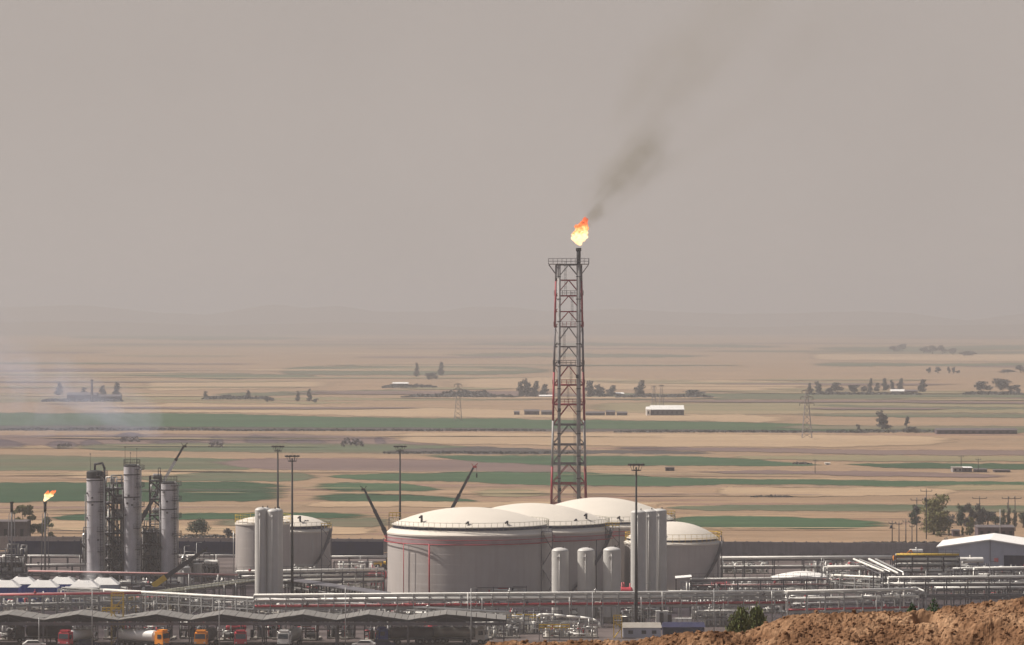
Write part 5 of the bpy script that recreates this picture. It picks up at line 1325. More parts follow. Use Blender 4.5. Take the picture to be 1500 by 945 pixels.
def car(label, px, yb_, rz, col):
    t = thing('parked_car', label, 'car', G(px, yb_), R(rz))
    pr = [(-2.2, 0.35), (2.2, 0.35), (2.25, 0.8), (1.3, 0.95), (0.75, 1.45), (-1.3, 1.48), (-1.9, 0.98), (-2.25, 0.9)]
    b = MB(); n = len(pr)
    b.v = [(x, -0.85, z) for x, z in pr] + [(x, 0.85, z) for x, z in pr]
    b.face(list(range(n))); b.face(list(range(2 * n - 1, n - 1, -1)))
    for k in range(n): b.face([k, k + n, (k + 1) % n + n, (k + 1) % n])
    b.build('body', col, t)
    for y in (-0.86, 0.86): MB().hexa([(-1.6, y - 0.01, 1.0), (1.1, y - 0.01, 1.0), (1.1, y + 0.01, 1.0), (-1.6, y + 0.01, 1.0), (-1.2, y - 0.01, 1.38), (0.65, y - 0.01, 1.38), (0.65, y + 0.01, 1.38), (-1.2, y + 0.01, 1.38)]).build('side_window', 'glass_dark', t)
    MB().hexa([(1.24, -0.75, 1.0), (1.28, -0.75, 1.0), (1.28, 0.75, 1.0), (1.24, 0.75, 1.0), (0.80, -0.7, 1.42), (0.84, -0.7, 1.42), (0.84, 0.7, 1.42), (0.80, 0.7, 1.42)]).build('windscreen', 'glass_dark', t)
    for x in (-1.4, 1.4):
        for y in (-0.82, 0.82):
            o = inst(wheel_mesh(), 'wheel', t, (x, y, 0.33), 0, (0.66, 0.66, 0.66)); inst(rim_mesh(), 'rim', o)
    for y in (-0.6, 0.6): MB().box((2.24, y, 0.68), (0.06, 0.3, 0.14)).build('headlight', 'lamp_glass', t)
for a in (('white car parked in front of the left canopy posts', 50, 949, 10, 'white_paint'), ('white car parked at the foot of the middle canopy posts', 533, 949, 172, 'white_paint'),
          ('dark car parked right of the white one at the middle', 562, 948, 5, 'navy'), ('dark blue car parked between the red truck and the stair', 128, 948, 20, 'navy')): car(*a)

# yellow stair tower, gantry and cage
def stair_tower(label, px, yb_, w_, h_, m_):
    t = thing('stair_tower', label, 'stair tower', G(px, yb_)); n = max(2, int(h_ / 2.6))
    for x in (-w_ / 2, w_ / 2):
        for y in (-1, 1): MB().bar((x, y, 0), (x, y, h_), 0.14).build('post', m_, t)
    for k in range(1, n + 1):
        z = h_ * k / n - 0.9 * (k == n)
        MB().box((0, 0, z), (w_, 2, 0.08)).build('deck', 'steel_mid', t)
        b = MB()
        for y in (-1, 1): rail_line(b, (-w_ / 2, y, z), (w_ / 2, y, z), 1.1, 0.5, 0.07)
        b.build('railing', m_, t)
        z0_ = h_ * (k - 1) / n; sg = 1 if k % 2 else -1
        MB().bar((-sg * w_ / 2, 0, z0_), (sg * w_ / 2, 0, z), 0.7, 0.14).build('stair_flight', m_, t)
stair_tower('yellow stair tower standing in front of the slanting pipe rack', 172, 944, 2.3, 10, 'yellow_paint')
stair_tower('yellow ladder cage beside the nearest light mast', 905, 935, 1.6, 4.4, 'yellow_paint')
stair_tower('small yellow landing among pipes right of the yellow stair tower', 192, 897, 2.0, 3.6, 'yellow_paint')
def gantry(label, px, yb_, w_, z_, m_='yellow_paint'):
    t = thing('gantry', label, 'gantry', G(px, yb_))
    for k in range(int(w_ / 2) + 1):
        for y in (-0.7, 0.7): MB().bar((-w_ / 2 + w_ * k / int(w_ / 2), y, 0), (-w_ / 2 + w_ * k / int(w_ / 2), y, z_), 0.13).build('post', 'steel_mid', t)
    MB().box((0, 0, z_), (w_, 1.5, 0.1)).build('deck', 'steel_mid', t)
    for y in (-0.75, 0.75):
        b = MB(); rail_line(b, (-w_ / 2, y, z_), (w_ / 2, y, z_), 1.1, 0.7, 0.11); b.build('railing', m_, t)
gantry('long yellow railed gantry left of the white arching pipe', 767, 927, 6.6, 2.6)
gantry('yellow railed gantry hung with piping behind the second canopy gable', 162, 921, 3.4, 3.2)
gantry('lower yellow railed walkway among pipes under the arching pipe', 812, 938, 6, 2.0)

# cabinets and cabins near the mound
def cabinet(label, px, yb_, w_, h_, m_, grp=None):
    t = thing('cabinet', label, 'cabinet', G(px, yb_), 0, grp)
    MB().box((0, 0, h_ / 2 + 0.15), (w_, 1.3, h_)).build('body', m_, t)
    MB().box((0, 0, h_ + 0.2), (w_ + 0.15, 1.45, 0.1)).build('roof', m_, t)
    MB().box((0, -0.68, h_ * 0.5 + 0.15), (w_ * 0.8, 0.05, h_ * 0.86)).build('door', m_, t)
    MB().box((0, 0, 0.08), (w_ + 0.2, 1.5, 0.16)).build('plinth', 'concrete_pale', t)
cabinet('tall white cabinet, left of the pair behind the small grey hut', 964, 922, 0.9, 3.6, 'white_paint')
cabinet('dark cabinet between the two tall white ones', 969, 923, 0.8, 3.4, 'steel_dark')
cabinet('tall white cabinet, right of the pair behind the small grey hut', 975, 922, 0.95, 3.6, 'white_paint')
cabinet('dark cabinet right of the two tall white ones', 981, 923, 0.8, 3.0, 'steel_dark')
for k, (px, lb) in enumerate(((988, 'first'), (995.5, 'second'), (1003, 'third'), (1010, 'fourth'))):
    cabinet(lb + ' small white cabinet from the left on the navy container', px, 923, 0.85, 2.2, 'white_paint', 'small white cabinets')
def hut(label, px, yb_, w_, d_, h_, wall, roof, rz=0.0):
    t = thing('hut', label, 'hut', G(px, yb_), rz)
    MB().box((0, 0, h_ / 2), (w_, d_, h_)).build('wall', wall, t)
    MB().hexa([(-w_ / 2 - .2, -d_ / 2 - .2, h_), (w_ / 2 + .2, -d_ / 2 - .2, h_), (w_ / 2 + .2, d_ / 2 + .2, h_), (-w_ / 2 - .2, d_ / 2 + .2, h_), (-w_ / 2, -0.2, h_ + 0.9), (w_ / 2, -0.2, h_ + 0.9), (w_ / 2, 0.2, h_ + 0.9), (-w_ / 2, 0.2, h_ + 0.9)]).build('roof', roof, t)
    for x in (-w_ * 0.3, w_ * 0.05, w_ * 0.32): MB().box((x, -d_ / 2 - 0.02, h_ * 0.55), (w_ * 0.12, 0.08, h_ * 0.35)).build('window', 'glass_dark', t)
hut('small grey hut with a white roof beside the nearest light mast', 940, 933, 7.6, 4, 2.0, 'cladding', 'concrete_pale')
hut('low navy container hut right of the small grey one', 1001, 931, 8.4, 3, 1.8, 'navy', 'navy')
# low white curved shelter
def shelter():
    t = thing('shelter', 'low curved white roof shelter before the grey wall at the right', 'shelter', G(1170, 858)); s = S(858); n = 14
    for k in range(n):
        u0, u1 = k / n, (k + 1) / n; f_ = lambda u: 1.7 + 1.5 * math.sin(math.pi * min(1, u * 0.72 + 0.08)) ** 1.2
        x0, x1 = -6.5 + 13 * u0, -6.5 + 13 * u1
        MB().hexa([(x0, -3, f_(u0) - 0.8), (x1 - 0.03, -3, f_(u1) - 0.8), (x1 - 0.03, 3, f_(u1)), (x0, 3, f_(u0)), (x0, -3, f_(u0) - 0.7), (x1 - 0.03, -3, f_(u1) - 0.7), (x1 - 0.03, 3, f_(u1) + 0.1), (x0, 3, f_(u0) + 0.1)]).build('roof_panel', 'cladding_white', t)
    for k in range(5):
        for y in (-2.8, 2.8): MB().bar((-6 + 3 * k, y, 0), (-6 + 3 * k, y, 1.5), 0.15).build('post', 'steel_dark', t)
shelter()
t = thing('small_canopy', 'small pale lean-to roof at the right foot of the rearmost big tank', 'canopy', G(1001, 868))
MB().hexa([(-1.9, -1.5, 3.3), (1.9, -1.5, 3.6), (1.9, 1.5, 3.9), (-1.9, 1.5, 3.6), (-1.9, -1.5, 3.45), (1.9, -1.5, 3.75), (1.9, 1.5, 4.05), (-1.9, 1.5, 3.75)]).build('roof', 'cladding_white', t)
for x in (-1.7, 1.7):
    for y in (-1.3, 1.3): MB().bar((x, y, 0), (x, y, 3.4), 0.15).build('post', 'steel_dark', t)
# yellow excavator near the wall
t = thing('excavator', 'orange yellow excavator in front of the wall above the tall rack', 'excavator', G(1318, 826))
MB().box((0, 0, 0.45), (3.4, 2.4, 0.9)).build('track', 'steel_dark', t)
MB().box((-0.3, 0, 1.5), (2.8, 2.2, 1.1)).build('body', 'orange_paint', t)
MB().box((0.8, -0.6, 2.4), (1.1, 1.0, 1.2)).build('cab', 'orange_paint', t)
MB().bar((0.8, 0.4, 1.6), (3.0, 0.4, 3.6), 0.4).build('boom', 'orange_paint', t)
MB().bar((3.0, 0.4, 3.6), (3.9, 0.4, 1.2), 0.3).build('arm', 'orange_paint', t)
MB().box((3.8, 0.4, 0.9), (0.7, 0.9, 0.7)).build('bucket', 'steel_dark', t)

# ------------------------------------------------------------------ the blue grey shed at the right
def shed():
    yb_ = 836; s = S(yb_); w_ = 26.0; L_ = 30.0; he, ha = 5.8, 7.7
    P = G(1450, yb_); t = thing('warehouse', 'blue grey warehouse with low white gable roof at the right edge', 'warehouse', P, R(-9))
    h_at = lambda x: ha - (ha - he) * abs(x) / (w_ / 2)
    n = 16; door = (3.4, 9.4, 3.9)
    for k in range(n):
        x0, x1 = -w_ / 2 + w_ * k / n, -w_ / 2 + w_ * (k + 1) / n - 0.04
        z0_ = door[2] if door[0] - 0.1 < (x0 + x1) / 2 < door[1] + 0.1 else 0
        MB().hexa([(x0, 0, z0_), (x1, 0, z0_), (x1, 0.2, z0_), (x0, 0.2, z0_), (x0, 0, h_at(x0)), (x1, 0, h_at(x1)), (x1, 0.2, h_at(x1)), (x0, 0.2, h_at(x0))]).build('wall_panel', 'cladding', t)
    for sx in (-1, 1): MB().box((sx * (w_ / 2 - 0.1), L_ / 2 + 0.1, he / 2), (0.2, L_ - 0.2, he)).build('side_wall', 'cladding', t)
    MB().box((0, L_, he / 2), (w_, 0.2, he)).build('back_wall', 'cladding', t)
    for sx in (-1, 1):
        for k in range(5):
            y0, y1 = -0.5 + (L_ + 1) * k / 5, -0.5 + (L_ + 1) * (k + 1) / 5 - 0.05
            xe = sx * (w_ / 2 + 0.5)
            MB().hexa([(0, y0, ha + 0.05), (xe, y0, he - 0.03), (xe, y1, he - 0.03), (0, y1, ha + 0.05), (0, y0, ha + 0.22), (xe, y0, he + 0.14), (xe, y1, he + 0.14), (0, y1, ha + 0.22)]).build('roof_panel', 'cladding_white', t)
    for sx in (-1, 1): MB().bar((0, -0.52, ha + 0.1), (sx * (w_ / 2 + 0.5), -0.52, he), 0.12, 0.3).build('trim', 'cladding_white', t)
    MB().box(((door[0] + door[1]) / 2, 0.6, door[2] / 2), (door[1] - door[0], 0.1, door[2])).build('door', 'navy', t)
    for x in (door[0], door[1]): MB().box((x, -0.06, door[2] / 2), (0.3, 0.2, door[2])).build('door_frame', 'cladding', t)
    MB().box((1.6, -0.08, 2.7), (1.1, 0.06, 1.0)).build('sign', 'sign_pink', t)
    MB().bar((0.1, -0.2, 0), (0.1, -0.2, ha - 0.1), 0.12).build('down_pipe', 'steel_mid', t)
shed()
# ------------------------------------------------------------------ near hillside and the spoil heap on it
def hill_z(x, y):
    k = np.array([-300, -20, 15, 110, 118, 160, 300, 560, 655, 900]); z = np.array([63.4, 63.4, 63.3, 54.1, 53.6, 50.2, 38.0, 9.0, -2.0, -2.0])
    return np.interp(y, k, z)
xs = np.linspace(-420, 420, 141); ys = np.concatenate([np.linspace(-300, 100, 60), np.linspace(104, 700, 120)])
X_, Y_ = np.meshgrid(xs, ys)
Z_ = hill_z(X_, Y_) + (fbm(X_ / 22, Y_ / 22, 4, 5) - 0.5) * 1.6 * np.clip((Y_ - 60) / 60, 0, 1) - 0.1
struct(grid_mesh('hillside', X_, Y_, Z_, 'hillside_earth'), 'brown earth slope falling from the viewpoint to the plant')

DM = 118.0
crest = [(560, 1010), (620, 975), (660, 956), (690, 943), (750, 937), (850, 931), (920, 926), (960, 921), (1010, 918), (1080, 923), (1098, 920), (1120, 908), (1150, 897), (1200, 892), (1260, 893), (1330, 892), (1352, 890), (1368, 893), (1380, 885), (1410, 881), (1440, 876), (1500, 873), (1560, 868), (1640, 872), (1800, 905), (2000, 960), (2150, 1010)]
cx = np.array([(p[0] - 750) * DM / F for p in crest]); cz = np.array([H - (p[1] + 4 + 7 * math.exp(-((p[0] - 930) / 110) ** 2) - YH) * DM / F for p in crest])
xs = np.arange(-4.6, 28, 0.042); ys = np.arange(109.5, 124.5, 0.05)
X_, Y_ = np.meshgrid(xs, ys)
yc = DM + 0.5 * (fbm(X_ / 2.2, X_ * 0, 3, 8) - 0.5)
top = np.interp(X_, cx, cz)
dy = Y_ - yc
front = np.clip(-dy, 0, None); back = np.clip(dy, 0, None)
Z_ = top - front * (0.30 + 0.25 * vnoise(X_ / 3, Y_ / 3, 4)) - back * 0.62
Z_ += (fbm(X_ / 1.9, Y_ / 1.1, 3, 31) - 0.5) * 0.75 * np.clip(np.abs(dy) / 0.8 + 0.1, 0, 1)
Z_ += (fbm(X_ / 0.7, Y_ / 0.7, 5, 41, 0.6) - 0.55) * 0.17
r1 = 1 - np.abs(fbm(X_ / 0.21, Y_ / 0.21, 3, 51) * 2 - 1)
Z_ += (r1 - 0.72) * 0.09
Z_ += (fbm(X_ / 0.09, Y_ / 0.09, 2, 61) - 0.5) * 0.10
# a hollow scooped under an overhanging lip
px_ = X_ * F / DM + 750
hol = np.exp(-((px_ - 1352) / 13) ** 4 - ((dy + 0.42) / 0.34) ** 4)
Z_ -= hol * 0.6
Z_ += 0.10 * np.exp(-((px_ - 1354) / 18) ** 2 - ((dy - 0.1) / 0.25) ** 2)
floor_ = hill_z(X_, Y_) - 0.35
Z_ = np.maximum(Z_, floor_)
heap = grid_mesh('spoil_heap', X_, Y_, Z_, 'hillside_earth', smooth=False)
MH = bpy.data.materials.new('heap_earth'); MH.use_nodes = True
t_ = MH.node_tree; b_ = t_.nodes['Principled BSDF']; b_.inputs['Roughness'].default_value = 1; b_.inputs['Specular IOR Level'].default_value = 0.05
g_ = t_.nodes.new('ShaderNodeNewGeometry')
n1 = t_.nodes.new('ShaderNodeTexNoise'); n1.inputs['Scale'].default_value = 0.9; n1.inputs['Detail'].default_value = 6
n2 = t_.nodes.new('ShaderNodeTexNoise'); n2.inputs['Scale'].default_value = 14; n2.inputs['Detail'].default_value = 4
for q in (n1, n2): t_.links.new(g_.outputs['Position'], q.inputs['Vector'])
cr = t_.nodes.new('ShaderNodeValToRGB')
cr.color_ramp.elements[0].position = 0.30; cr.color_ramp.elements[0].color = (0.080, 0.040, 0.022, 1)
cr.color_ramp.elements[1].position = 0.70; cr.color_ramp.elements[1].color = (0.30, 0.185, 0.11, 1)
e_ = cr.color_ramp.elements.new(0.5); e_.color = (0.175, 0.096, 0.053, 1)
t_.links.new(n1.outputs[0], cr.inputs[0])
r_ = t_.nodes.new('ShaderNodeMapRange'); r_.inputs[1].default_value = 0.3; r_.inputs[2].default_value = 0.7; r_.inputs[3].default_value = 0.75; r_.inputs[4].default_value = 1.25
t_.links.new(n2.outputs[0], r_.inputs[0])
v_ = t_.nodes.new('ShaderNodeVectorMath'); v_.operation = 'SCALE'
t_.links.new(cr.outputs[0], v_.inputs[0]); t_.links.new(r_.outputs[0], v_.inputs['Scale']); t_.links.new(v_.outputs[0], b_.inputs['Base Color'])
heap.data.materials[0] = MH
heap['kind'] = 'structure'; heap['label'] = 'rough brown spoil heap across the right foreground'
# clods lying on the heap
rs = np.random.RandomState(12)
b = MB()
def heap_z(x, y):
    i = int(np.clip((x - xs[0]) / 0.042, 0, len(xs) - 1)); j = int(np.clip((y - ys[0]) / 0.05, 0, len(ys) - 1))
    return Z_[j, i]
ico = [(0, 0, 1), (.89, 0, .45), (.28, .85, .45), (-.72, .53, .45), (-.72, -.53, .45), (.28, -.85, .45), (.72, .53, -.45), (-.28, .85, -.45), (-.89, 0, -.45), (-.28, -.85, -.45), (.72, -.53, -.45), (0, 0, -1)]
ifc = [(0, 1, 2), (0, 2, 3), (0, 3, 4), (0, 4, 5), (0, 5, 1), (1, 6, 2), (2, 7, 3), (3, 8, 4), (4, 9, 5), (5, 10, 1), (6, 7, 2), (7, 8, 3), (8, 9, 4), (9, 10, 5), (10, 6, 1), (11, 7, 6), (11, 8, 7), (11, 9, 8), (11, 10, 9), (11, 6, 10)]
for k in range(9000):
    x = rs.uniform(-3, 22); y = DM + rs.uniform(-3.6, 0.6)
    r0 = 0.012 + 0.07 * rs.rand() ** 5
    z = heap_z(x, y) + r0 * 0.3
    i = len(b.v)
    q = rs.uniform(0.6, 1.25, (12, 3))
    for (a, c, d), m_ in zip(ico, q): b.v.append((x + a * r0 * m_[0], y + c * r0 * m_[1], z + d * r0 * m_[2] * 0.8))
    for f_ in ifc: b.face([i + f_[0], i + f_[1], i + f_[2]])
o = b.build('earth_clods', MH)
tag(o, 'loose clods and stones scattered over the spoil heap', None, None, 'stuff')

# ------------------------------------------------------------------ trees
def crown_mesh(key, blobs, n, leaf, m_, seed):
    """leaf-sized faces scattered through lobes (x, y, z, rx, rz)"""
    n = int(n * 1.8)
    def mk():
        rr = np.random.RandomState(seed); b = MB()
        wts = np.array([q[3] ** 2 * q[4] for q in blobs]); wts = wts / wts.sum()
        for k in range(n):
            x, y, z, rx, rz = blobs[rr.choice(len(blobs), p=wts)]
            d = rr.normal(size=3); d /= np.linalg.norm(d); q = rr.rand() ** 0.45 * (0.8 + 0.35 * rr.rand())
            c = Vector((x + d[0] * rx * q, y + d[1] * rx * q, z + d[2] * rz * q))
            u = Vector(rr.normal(size=3)).normalized(); v = u.orthogonal().normalized(); w_ = u.cross(v)
            l_ = leaf * (0.6 + 0.8 * rr.rand())
            i = len(b.v)
            b.v += [tuple(c - v * l_), tuple(c + w_ * l_ * 0.6), tuple(c + v * l_), tuple(c - w_ * l_ * 0.6)]
            b.face([i, i + 1, i + 2, i + 3])
        return b.mesh('crown', m_)
    return cached(key, mk)
def tree(label, loc, h, w_, kind='round', m_='leaf_green', seed=0, n=900, group=None, name='tree', trunk=0.25):
    t = thing(name, label, 'tree' if name == 'tree' else 'bush', loc, 0, group)
    rr = random.Random(seed); sh = seed % 4
    blobs = []
    if kind == 'round':
        for k in range(9): a = rr.uniform(0, 6.28); q = rr.uniform(0.1, 0.3); blobs.append((q * math.cos(a), q * math.sin(a), rr.uniform(0.30, 0.80), rr.uniform(0.20, 0.32), rr.uniform(0.14, 0.24)))
    elif kind == 'tall':
        for k in range(9): a = rr.uniform(0, 6.28); q = rr.uniform(0.03, 0.24); blobs.append((q * math.cos(a), q * math.sin(a), 0.14 + 0.76 * k / 8, rr.uniform(0.26, 0.42) * (1.1 - 0.05 * k), rr.uniform(0.10, 0.18)))
    elif kind == 'airy':
        for k in range(11): a = rr.uniform(0, 6.28); q = rr.uniform(0.1, 0.42); blobs.append((q * math.cos(a), q * math.sin(a), rr.uniform(0.28, 0.93), rr.uniform(0.12, 0.22), rr.uniform(0.05, 0.11)))
    elif kind == 'bush':
        for k in range(8): a = rr.uniform(0, 6.28); q = rr.uniform(0.1, 0.36); blobs.append((q * math.cos(a), q * math.sin(a), rr.uniform(0.2, 0.75), rr.uniform(0.14, 0.26), rr.uniform(0.13, 0.24)))
    leaf = 0.030 if n > 1200 else 0.042 if n > 500 else 0.06
    cm = crown_mesh((kind, sh, m_, n), blobs, n, leaf, m_, seed)
    inst(cm, 'crown', t, (0, 0, 0), 0, (w_ * 1.35, w_ * 1.35, h * 1.03))
    b = MB()
    hz_ = h * (0.75 if kind != 'bush' else 0.45)
    b.tube((0, 0, 0), (0.02 * w_, 0, hz_ * 0.5), trunk, 7, trunk * 0.75).tube((0.02 * w_, 0, hz_ * 0.5), (0, 0, hz_), trunk * 0.75, 7, trunk * 0.3)
    for k in range(4):
        a = rr.uniform(0, 6.28); z = hz_ * rr.uniform(0.35, 0.7)
        b.tube((0, 0, z), (w_ * 0.3 * math.cos(a), w_ * 0.3 * math.sin(a), z + h * 0.18), trunk * 0.4, 5, trunk * 0.15)
    b.build('trunk', 'bark', t)
    return t
def ptree(label, px, yb_, hp, wp, kind='round', m_='leaf_green', seed=0, n=900, group=None, **k):
    s = S(yb_); return tree(label, G(px, yb_), hp / s, wp / s, kind, m_, seed, n, group, **k)
ptree('tall feathery olive tree behind the unlit flare stack', 33, 797, 58, 27, 'airy', 'leaf_olive', 1, 1100)
ptree('feathery green tree behind the small burning flare stack', 62, 797, 42, 24, 'airy', 'leaf_green', 2, 1000)
ptree('low scrubby tree right of the small burning flare stack', 80, 797, 14, 12, 'bush', 'leaf_dark', 6, 400)
ptree('dark round tree behind the navy wall right of the process columns', 287, 790, 31, 29, 'round', 'leaf_dark', 3, 1500)
ptree('small dark bush left of the pale tank', 335, 790, 17, 14, 'bush', 'leaf_dusky', 5, 400)
ptree('large leafy olive green tree, biggest of the right-hand trees', 1368, 783, 57, 40, 'tall', 'leaf_olive', 4, 2400, trunk=0.4)
ptree('dark tree pressed against the left side of the largest olive tree', 1341, 769, 29, 17, 'tall', 'leaf_dark', 7, 900)
ptree('dark tree just right of the largest olive tree', 1380, 777, 32, 18, 'round', 'leaf_dark', 8, 900)
ptree('low dark tree between the olive tree and the row to its right', 1392, 770, 17, 15, 'round', 'leaf_dusky', 9, 600)
ptree('dark tree, first of the right-hand row, left side', 1408, 770, 30, 15, 'tall', 'leaf_dark', 10, 900)
ptree('olive sapling before the first trees of the right-hand row', 1421, 784, 26, 12, 'tall', 'leaf_olive', 12, 500)
ptree('dark tree, second of the right-hand row', 1422, 772, 34, 17, 'tall', 'leaf_dusky', 11, 900)
ptree('tall dusky tree, third of the right-hand row', 1435, 771, 32, 16, 'tall', 'leaf_dusky', 13, 900)
ptree('rounded dusky tree above the dark brick house', 1447, 770, 25, 20, 'round', 'leaf_dusky', 14, 900)
ptree('low dark tree right of the rounded dusky one', 1458, 771, 16, 16, 'round', 'leaf_dark', 15, 600)
ptree('narrow cypress left of the taller cypress at the right edge', 1470, 772, 24, 9, 'tall', 'leaf_dark', 16, 600)
ptree('tall narrow cypress behind the warehouse roof', 1478, 772, 33, 7, 'tall', 'leaf_dark', 17, 600)
ptree('narrow cypress right of the tallest one', 1487, 772, 25, 8, 'tall', 'leaf_dark', 18, 600)
ptree('bushy dark tree cut by the right edge of the picture', 1499, 773, 24, 17, 'round', 'leaf_dark', 19, 600)
for k, (px, yb_, hp, wp, kd, lb) in enumerate(((1378, 786, 9, 12, 'bush', 'small bush at the foot of the large olive tree'), (1390, 785, 12, 4, 'tall', 'thin sapling right of the large olive tree'), (1410, 784, 12, 4, 'tall', 'thin sapling in front of the right-hand row'),
        (1293, 629, 26, 17, 'tall', 'lone dark tree standing in the fields at the right'), (1328, 628, 18, 7, 'airy', 'thin pale tree right of the lone dark one'), (1340, 634, 10, 22, 'bush', 'low shrub mass left of the long dark barn'), (1257, 630, 9, 6, 'bush', 'tiny bush left of the lone dark field tree'))):
    ptree(lb, px, yb_, hp, wp, kd, 'leaf_dusky' if k > 2 else 'leaf_olive', 20 + k, 500, trunk=0.3)
far = [(1187, 577, 15, 7), (1199, 577, 18, 10), (1214, 577, 10, 12), (1227, 576, 17, 14), (1252, 577, 14, 15), (1266, 575, 10, 8), (1275, 575, 20, 7), (1284, 574, 13, 8), (1297, 573, 18, 9), (1307, 572, 15, 6), (1319, 572, 17, 9), (1350, 575, 19, 12)]
for k, (px, yb_, hp, wp) in enumerate(far): ptree('hazy dark tree, %s from the left in the broken row at the right' % ORD[k], px, yb_, hp, wp, 'tall' if hp > wp * 1.3 else 'round', 'leaf_dusky', 30 + k, 500, 'hazy tree row beyond the fields at the right', trunk=0.4)
ptree('round hazy tree, left of the pair near the right edge', 1441, 575, 18, 20, 'round', 'leaf_dusky', 41, 500)
ptree('broader hazy tree, right of the pair near the right edge', 1469, 575, 26, 24, 'round', 'leaf_dusky', 42, 600)
ptree('low hazy tree beside the broader one near the right edge', 1485, 576, 14, 18, 'bush', 'leaf_dusky', 43, 400)
far = [(764, 582, 22, 12), (772, 581, 25, 13), (784, 581, 22, 12), (796, 581, 18, 12), (866, 582, 23, 16), (879, 582, 18, 15), (896, 581, 16, 14)]
for k, (px, yb_, hp, wp) in enumerate(far): ptree('hazy tree, %s from the left in the grove behind the tall flare tower' % ORD[k], px, yb_, hp, wp, 'tall', 'leaf_dusky', 50 + k, 500, 'hazy grove behind the tall flare tower', trunk=0.4)
ptree('hazy lone tree right of the grove behind the flare tower', 938, 582, 24, 15, 'tall', 'leaf_dusky', 60, 500)
ptree('low broad hazy tree above the white roofed barn', 1021, 579, 9, 27, 'bush', 'leaf_dusky', 61, 500)
for k, (px, yb_, hp, wp, lb) in enumerate(((436, 588, 15, 6, 'left one of two small hazy trees at mid left'), (453, 588, 18, 7, 'right one of two small hazy trees at mid left'), (461, 590, 8, 8, 'hazy bush beside the right small tree'), (392, 589, 9, 14, 'low hazy bush at the end of the mid left hedge'),
        (363, 582, 10, 7, 'hazy bush with a pale mark at the mid left hedge'), (333, 584, 7, 12, 'hazy bush in the middle of the mid left hedge'), (301, 582, 9, 6, 'hazy bush at the left end of the mid left hedge'),
        (172, 584, 24, 13, 'bluish tree right of the smoky farmstead'), (86, 580, 20, 10, 'bluish tree left of the smoky farmstead'), (150, 581, 16, 10, 'small tree behind the smoky farmstead'), (123, 579, 12, 8, 'tree behind the left roof of the smoky farmstead'),
        (647, 550, 20, 10, 'pale hazy tree far beyond, left of the flare tower'), (610, 552, 20, 7, 'thin pale hazy tree far beyond'), (632, 556, 12, 16, 'low pale hazy tree clump far beyond'))):
    ptree(lb, px, yb_, hp, wp, 'tall' if hp > wp * 1.3 else 'bush', 'leaf_dusky', 62 + k, 400, trunk=0.4)
far = [(1310, 516, 10, 14), (1322, 515, 12, 14), (1353, 518, 12, 12), (1366, 519, 14, 12), (1380, 519, 14, 13), (1396, 520, 11, 12), (1412, 522, 9, 14), (1424, 522, 8, 12)]
for k, (px, yb_, hp, wp) in enumerate(far): ptree('very faint tree, %s from the left in the farthest row at the upper right' % ORD[k], px, yb_, hp, wp, 'round', 'leaf_dusky', 80 + k, 400, 'farthest faint tree row at the upper right', trunk=0.8)
far = [(1360, 547, 10, 7), (1374, 547, 10, 8), (1390, 547, 10, 5), (1397, 547, 10, 5), (1402, 547, 5, 8), (1476, 547, 6, 20), (1495, 546, 12, 14)]
for k, (px, yb_, hp, wp) in enumerate(far): ptree('faint tree, %s from the left in the middle far row at the right' % ORD[k], px, yb_, hp, wp, 'round', 'leaf_dusky', 90 + k, 400, 'middle far tree row at the right', trunk=0.6)
# low hedges and scrub nobody could count
def scrub(label, segs, m_, seed, n, name='scrub'):
    rr = np.random.RandomState(seed); b = MB()
    for (x0, x1, yb_, hp, dp) in segs:
        for k in range(int(n * (x1 - x0) / 100)):
            px = rr.uniform(x0, x1); y = yb_ + rr.uniform(-dp, dp); s = S(y); p = G(px, y)
            u_ = (px - x0) / (x1 - x0); env = (0.35 + 0.65 * fbm(np.array(px / 9.0), np.array(0.5), 3, seed)) * min(1, 6 * u_ + 0.2, 6 * (1 - u_) + 0.2)
            c = Vector((p.x, p.y, hp / s * env * rr.rand() ** 0.7)); l_ = 0.9 / s * (0.8 + rr.rand())
            u = Vector(rr.normal(size=3)).normalized(); v = u.orthogonal(); w_ = u.cross(v); i = len(b.v)
            b.v += [tuple(c - v * l_), tuple(c + w_ * l_), tuple(c + v * l_), tuple(c - w_ * l_)]
            b.face([i, i + 1, i + 2, i + 3])
    o = b.build(name, m_)
    return tag(o, label, None, None, 'stuff')
scrub('long low hazy hedge left of the flare tower', [(588, 760, 583, 8, 0.6), (640, 720, 580, 10, 0.8), (560, 640, 568, 6, 0.8), (900, 1045, 583, 7, 0.8)], 'leaf_dusky', 1, 900, 'hedge')
scrub('low hazy hedge at mid left', [(296, 400, 585, 6, 0.6), (1180, 1350, 578, 4, 0.6), (1410, 1500, 578, 5, 0.8), (60, 180, 588, 5, 0.8)], 'leaf_dusky', 2, 900, 'hedge')
scrub('dark rounded bush and low scrub in the gully left of the middle', [(500, 532, 652, 12, 2.5), (84, 104, 655, 6, 2), (176, 205, 646, 6, 2), (306, 326, 654, 7, 2)], 'leaf_purple', 3, 900)
scrub('weeds edging the green strip across the plain', [(0, 330, 630, 3, 1), (330, 800, 631, 2.2, 0.8), (900, 1190, 633, 2.5, 0.8), (1210, 1420, 633, 3.5, 1.2)], 'leaf_dusky', 4, 500, 'weeds')
scrub('dark rough weeds along field edges nearer the plant', [(560, 860, 664, 2.5, 1), (1100, 1160, 728, 2, 0.6), (380, 460, 778, 4, 1), (1250, 1500, 796, 2, 1), (265, 330, 787, 4, 1), (1160, 1190, 680, 3, .6)], 'leaf_dusky', 5, 500, 'weeds')
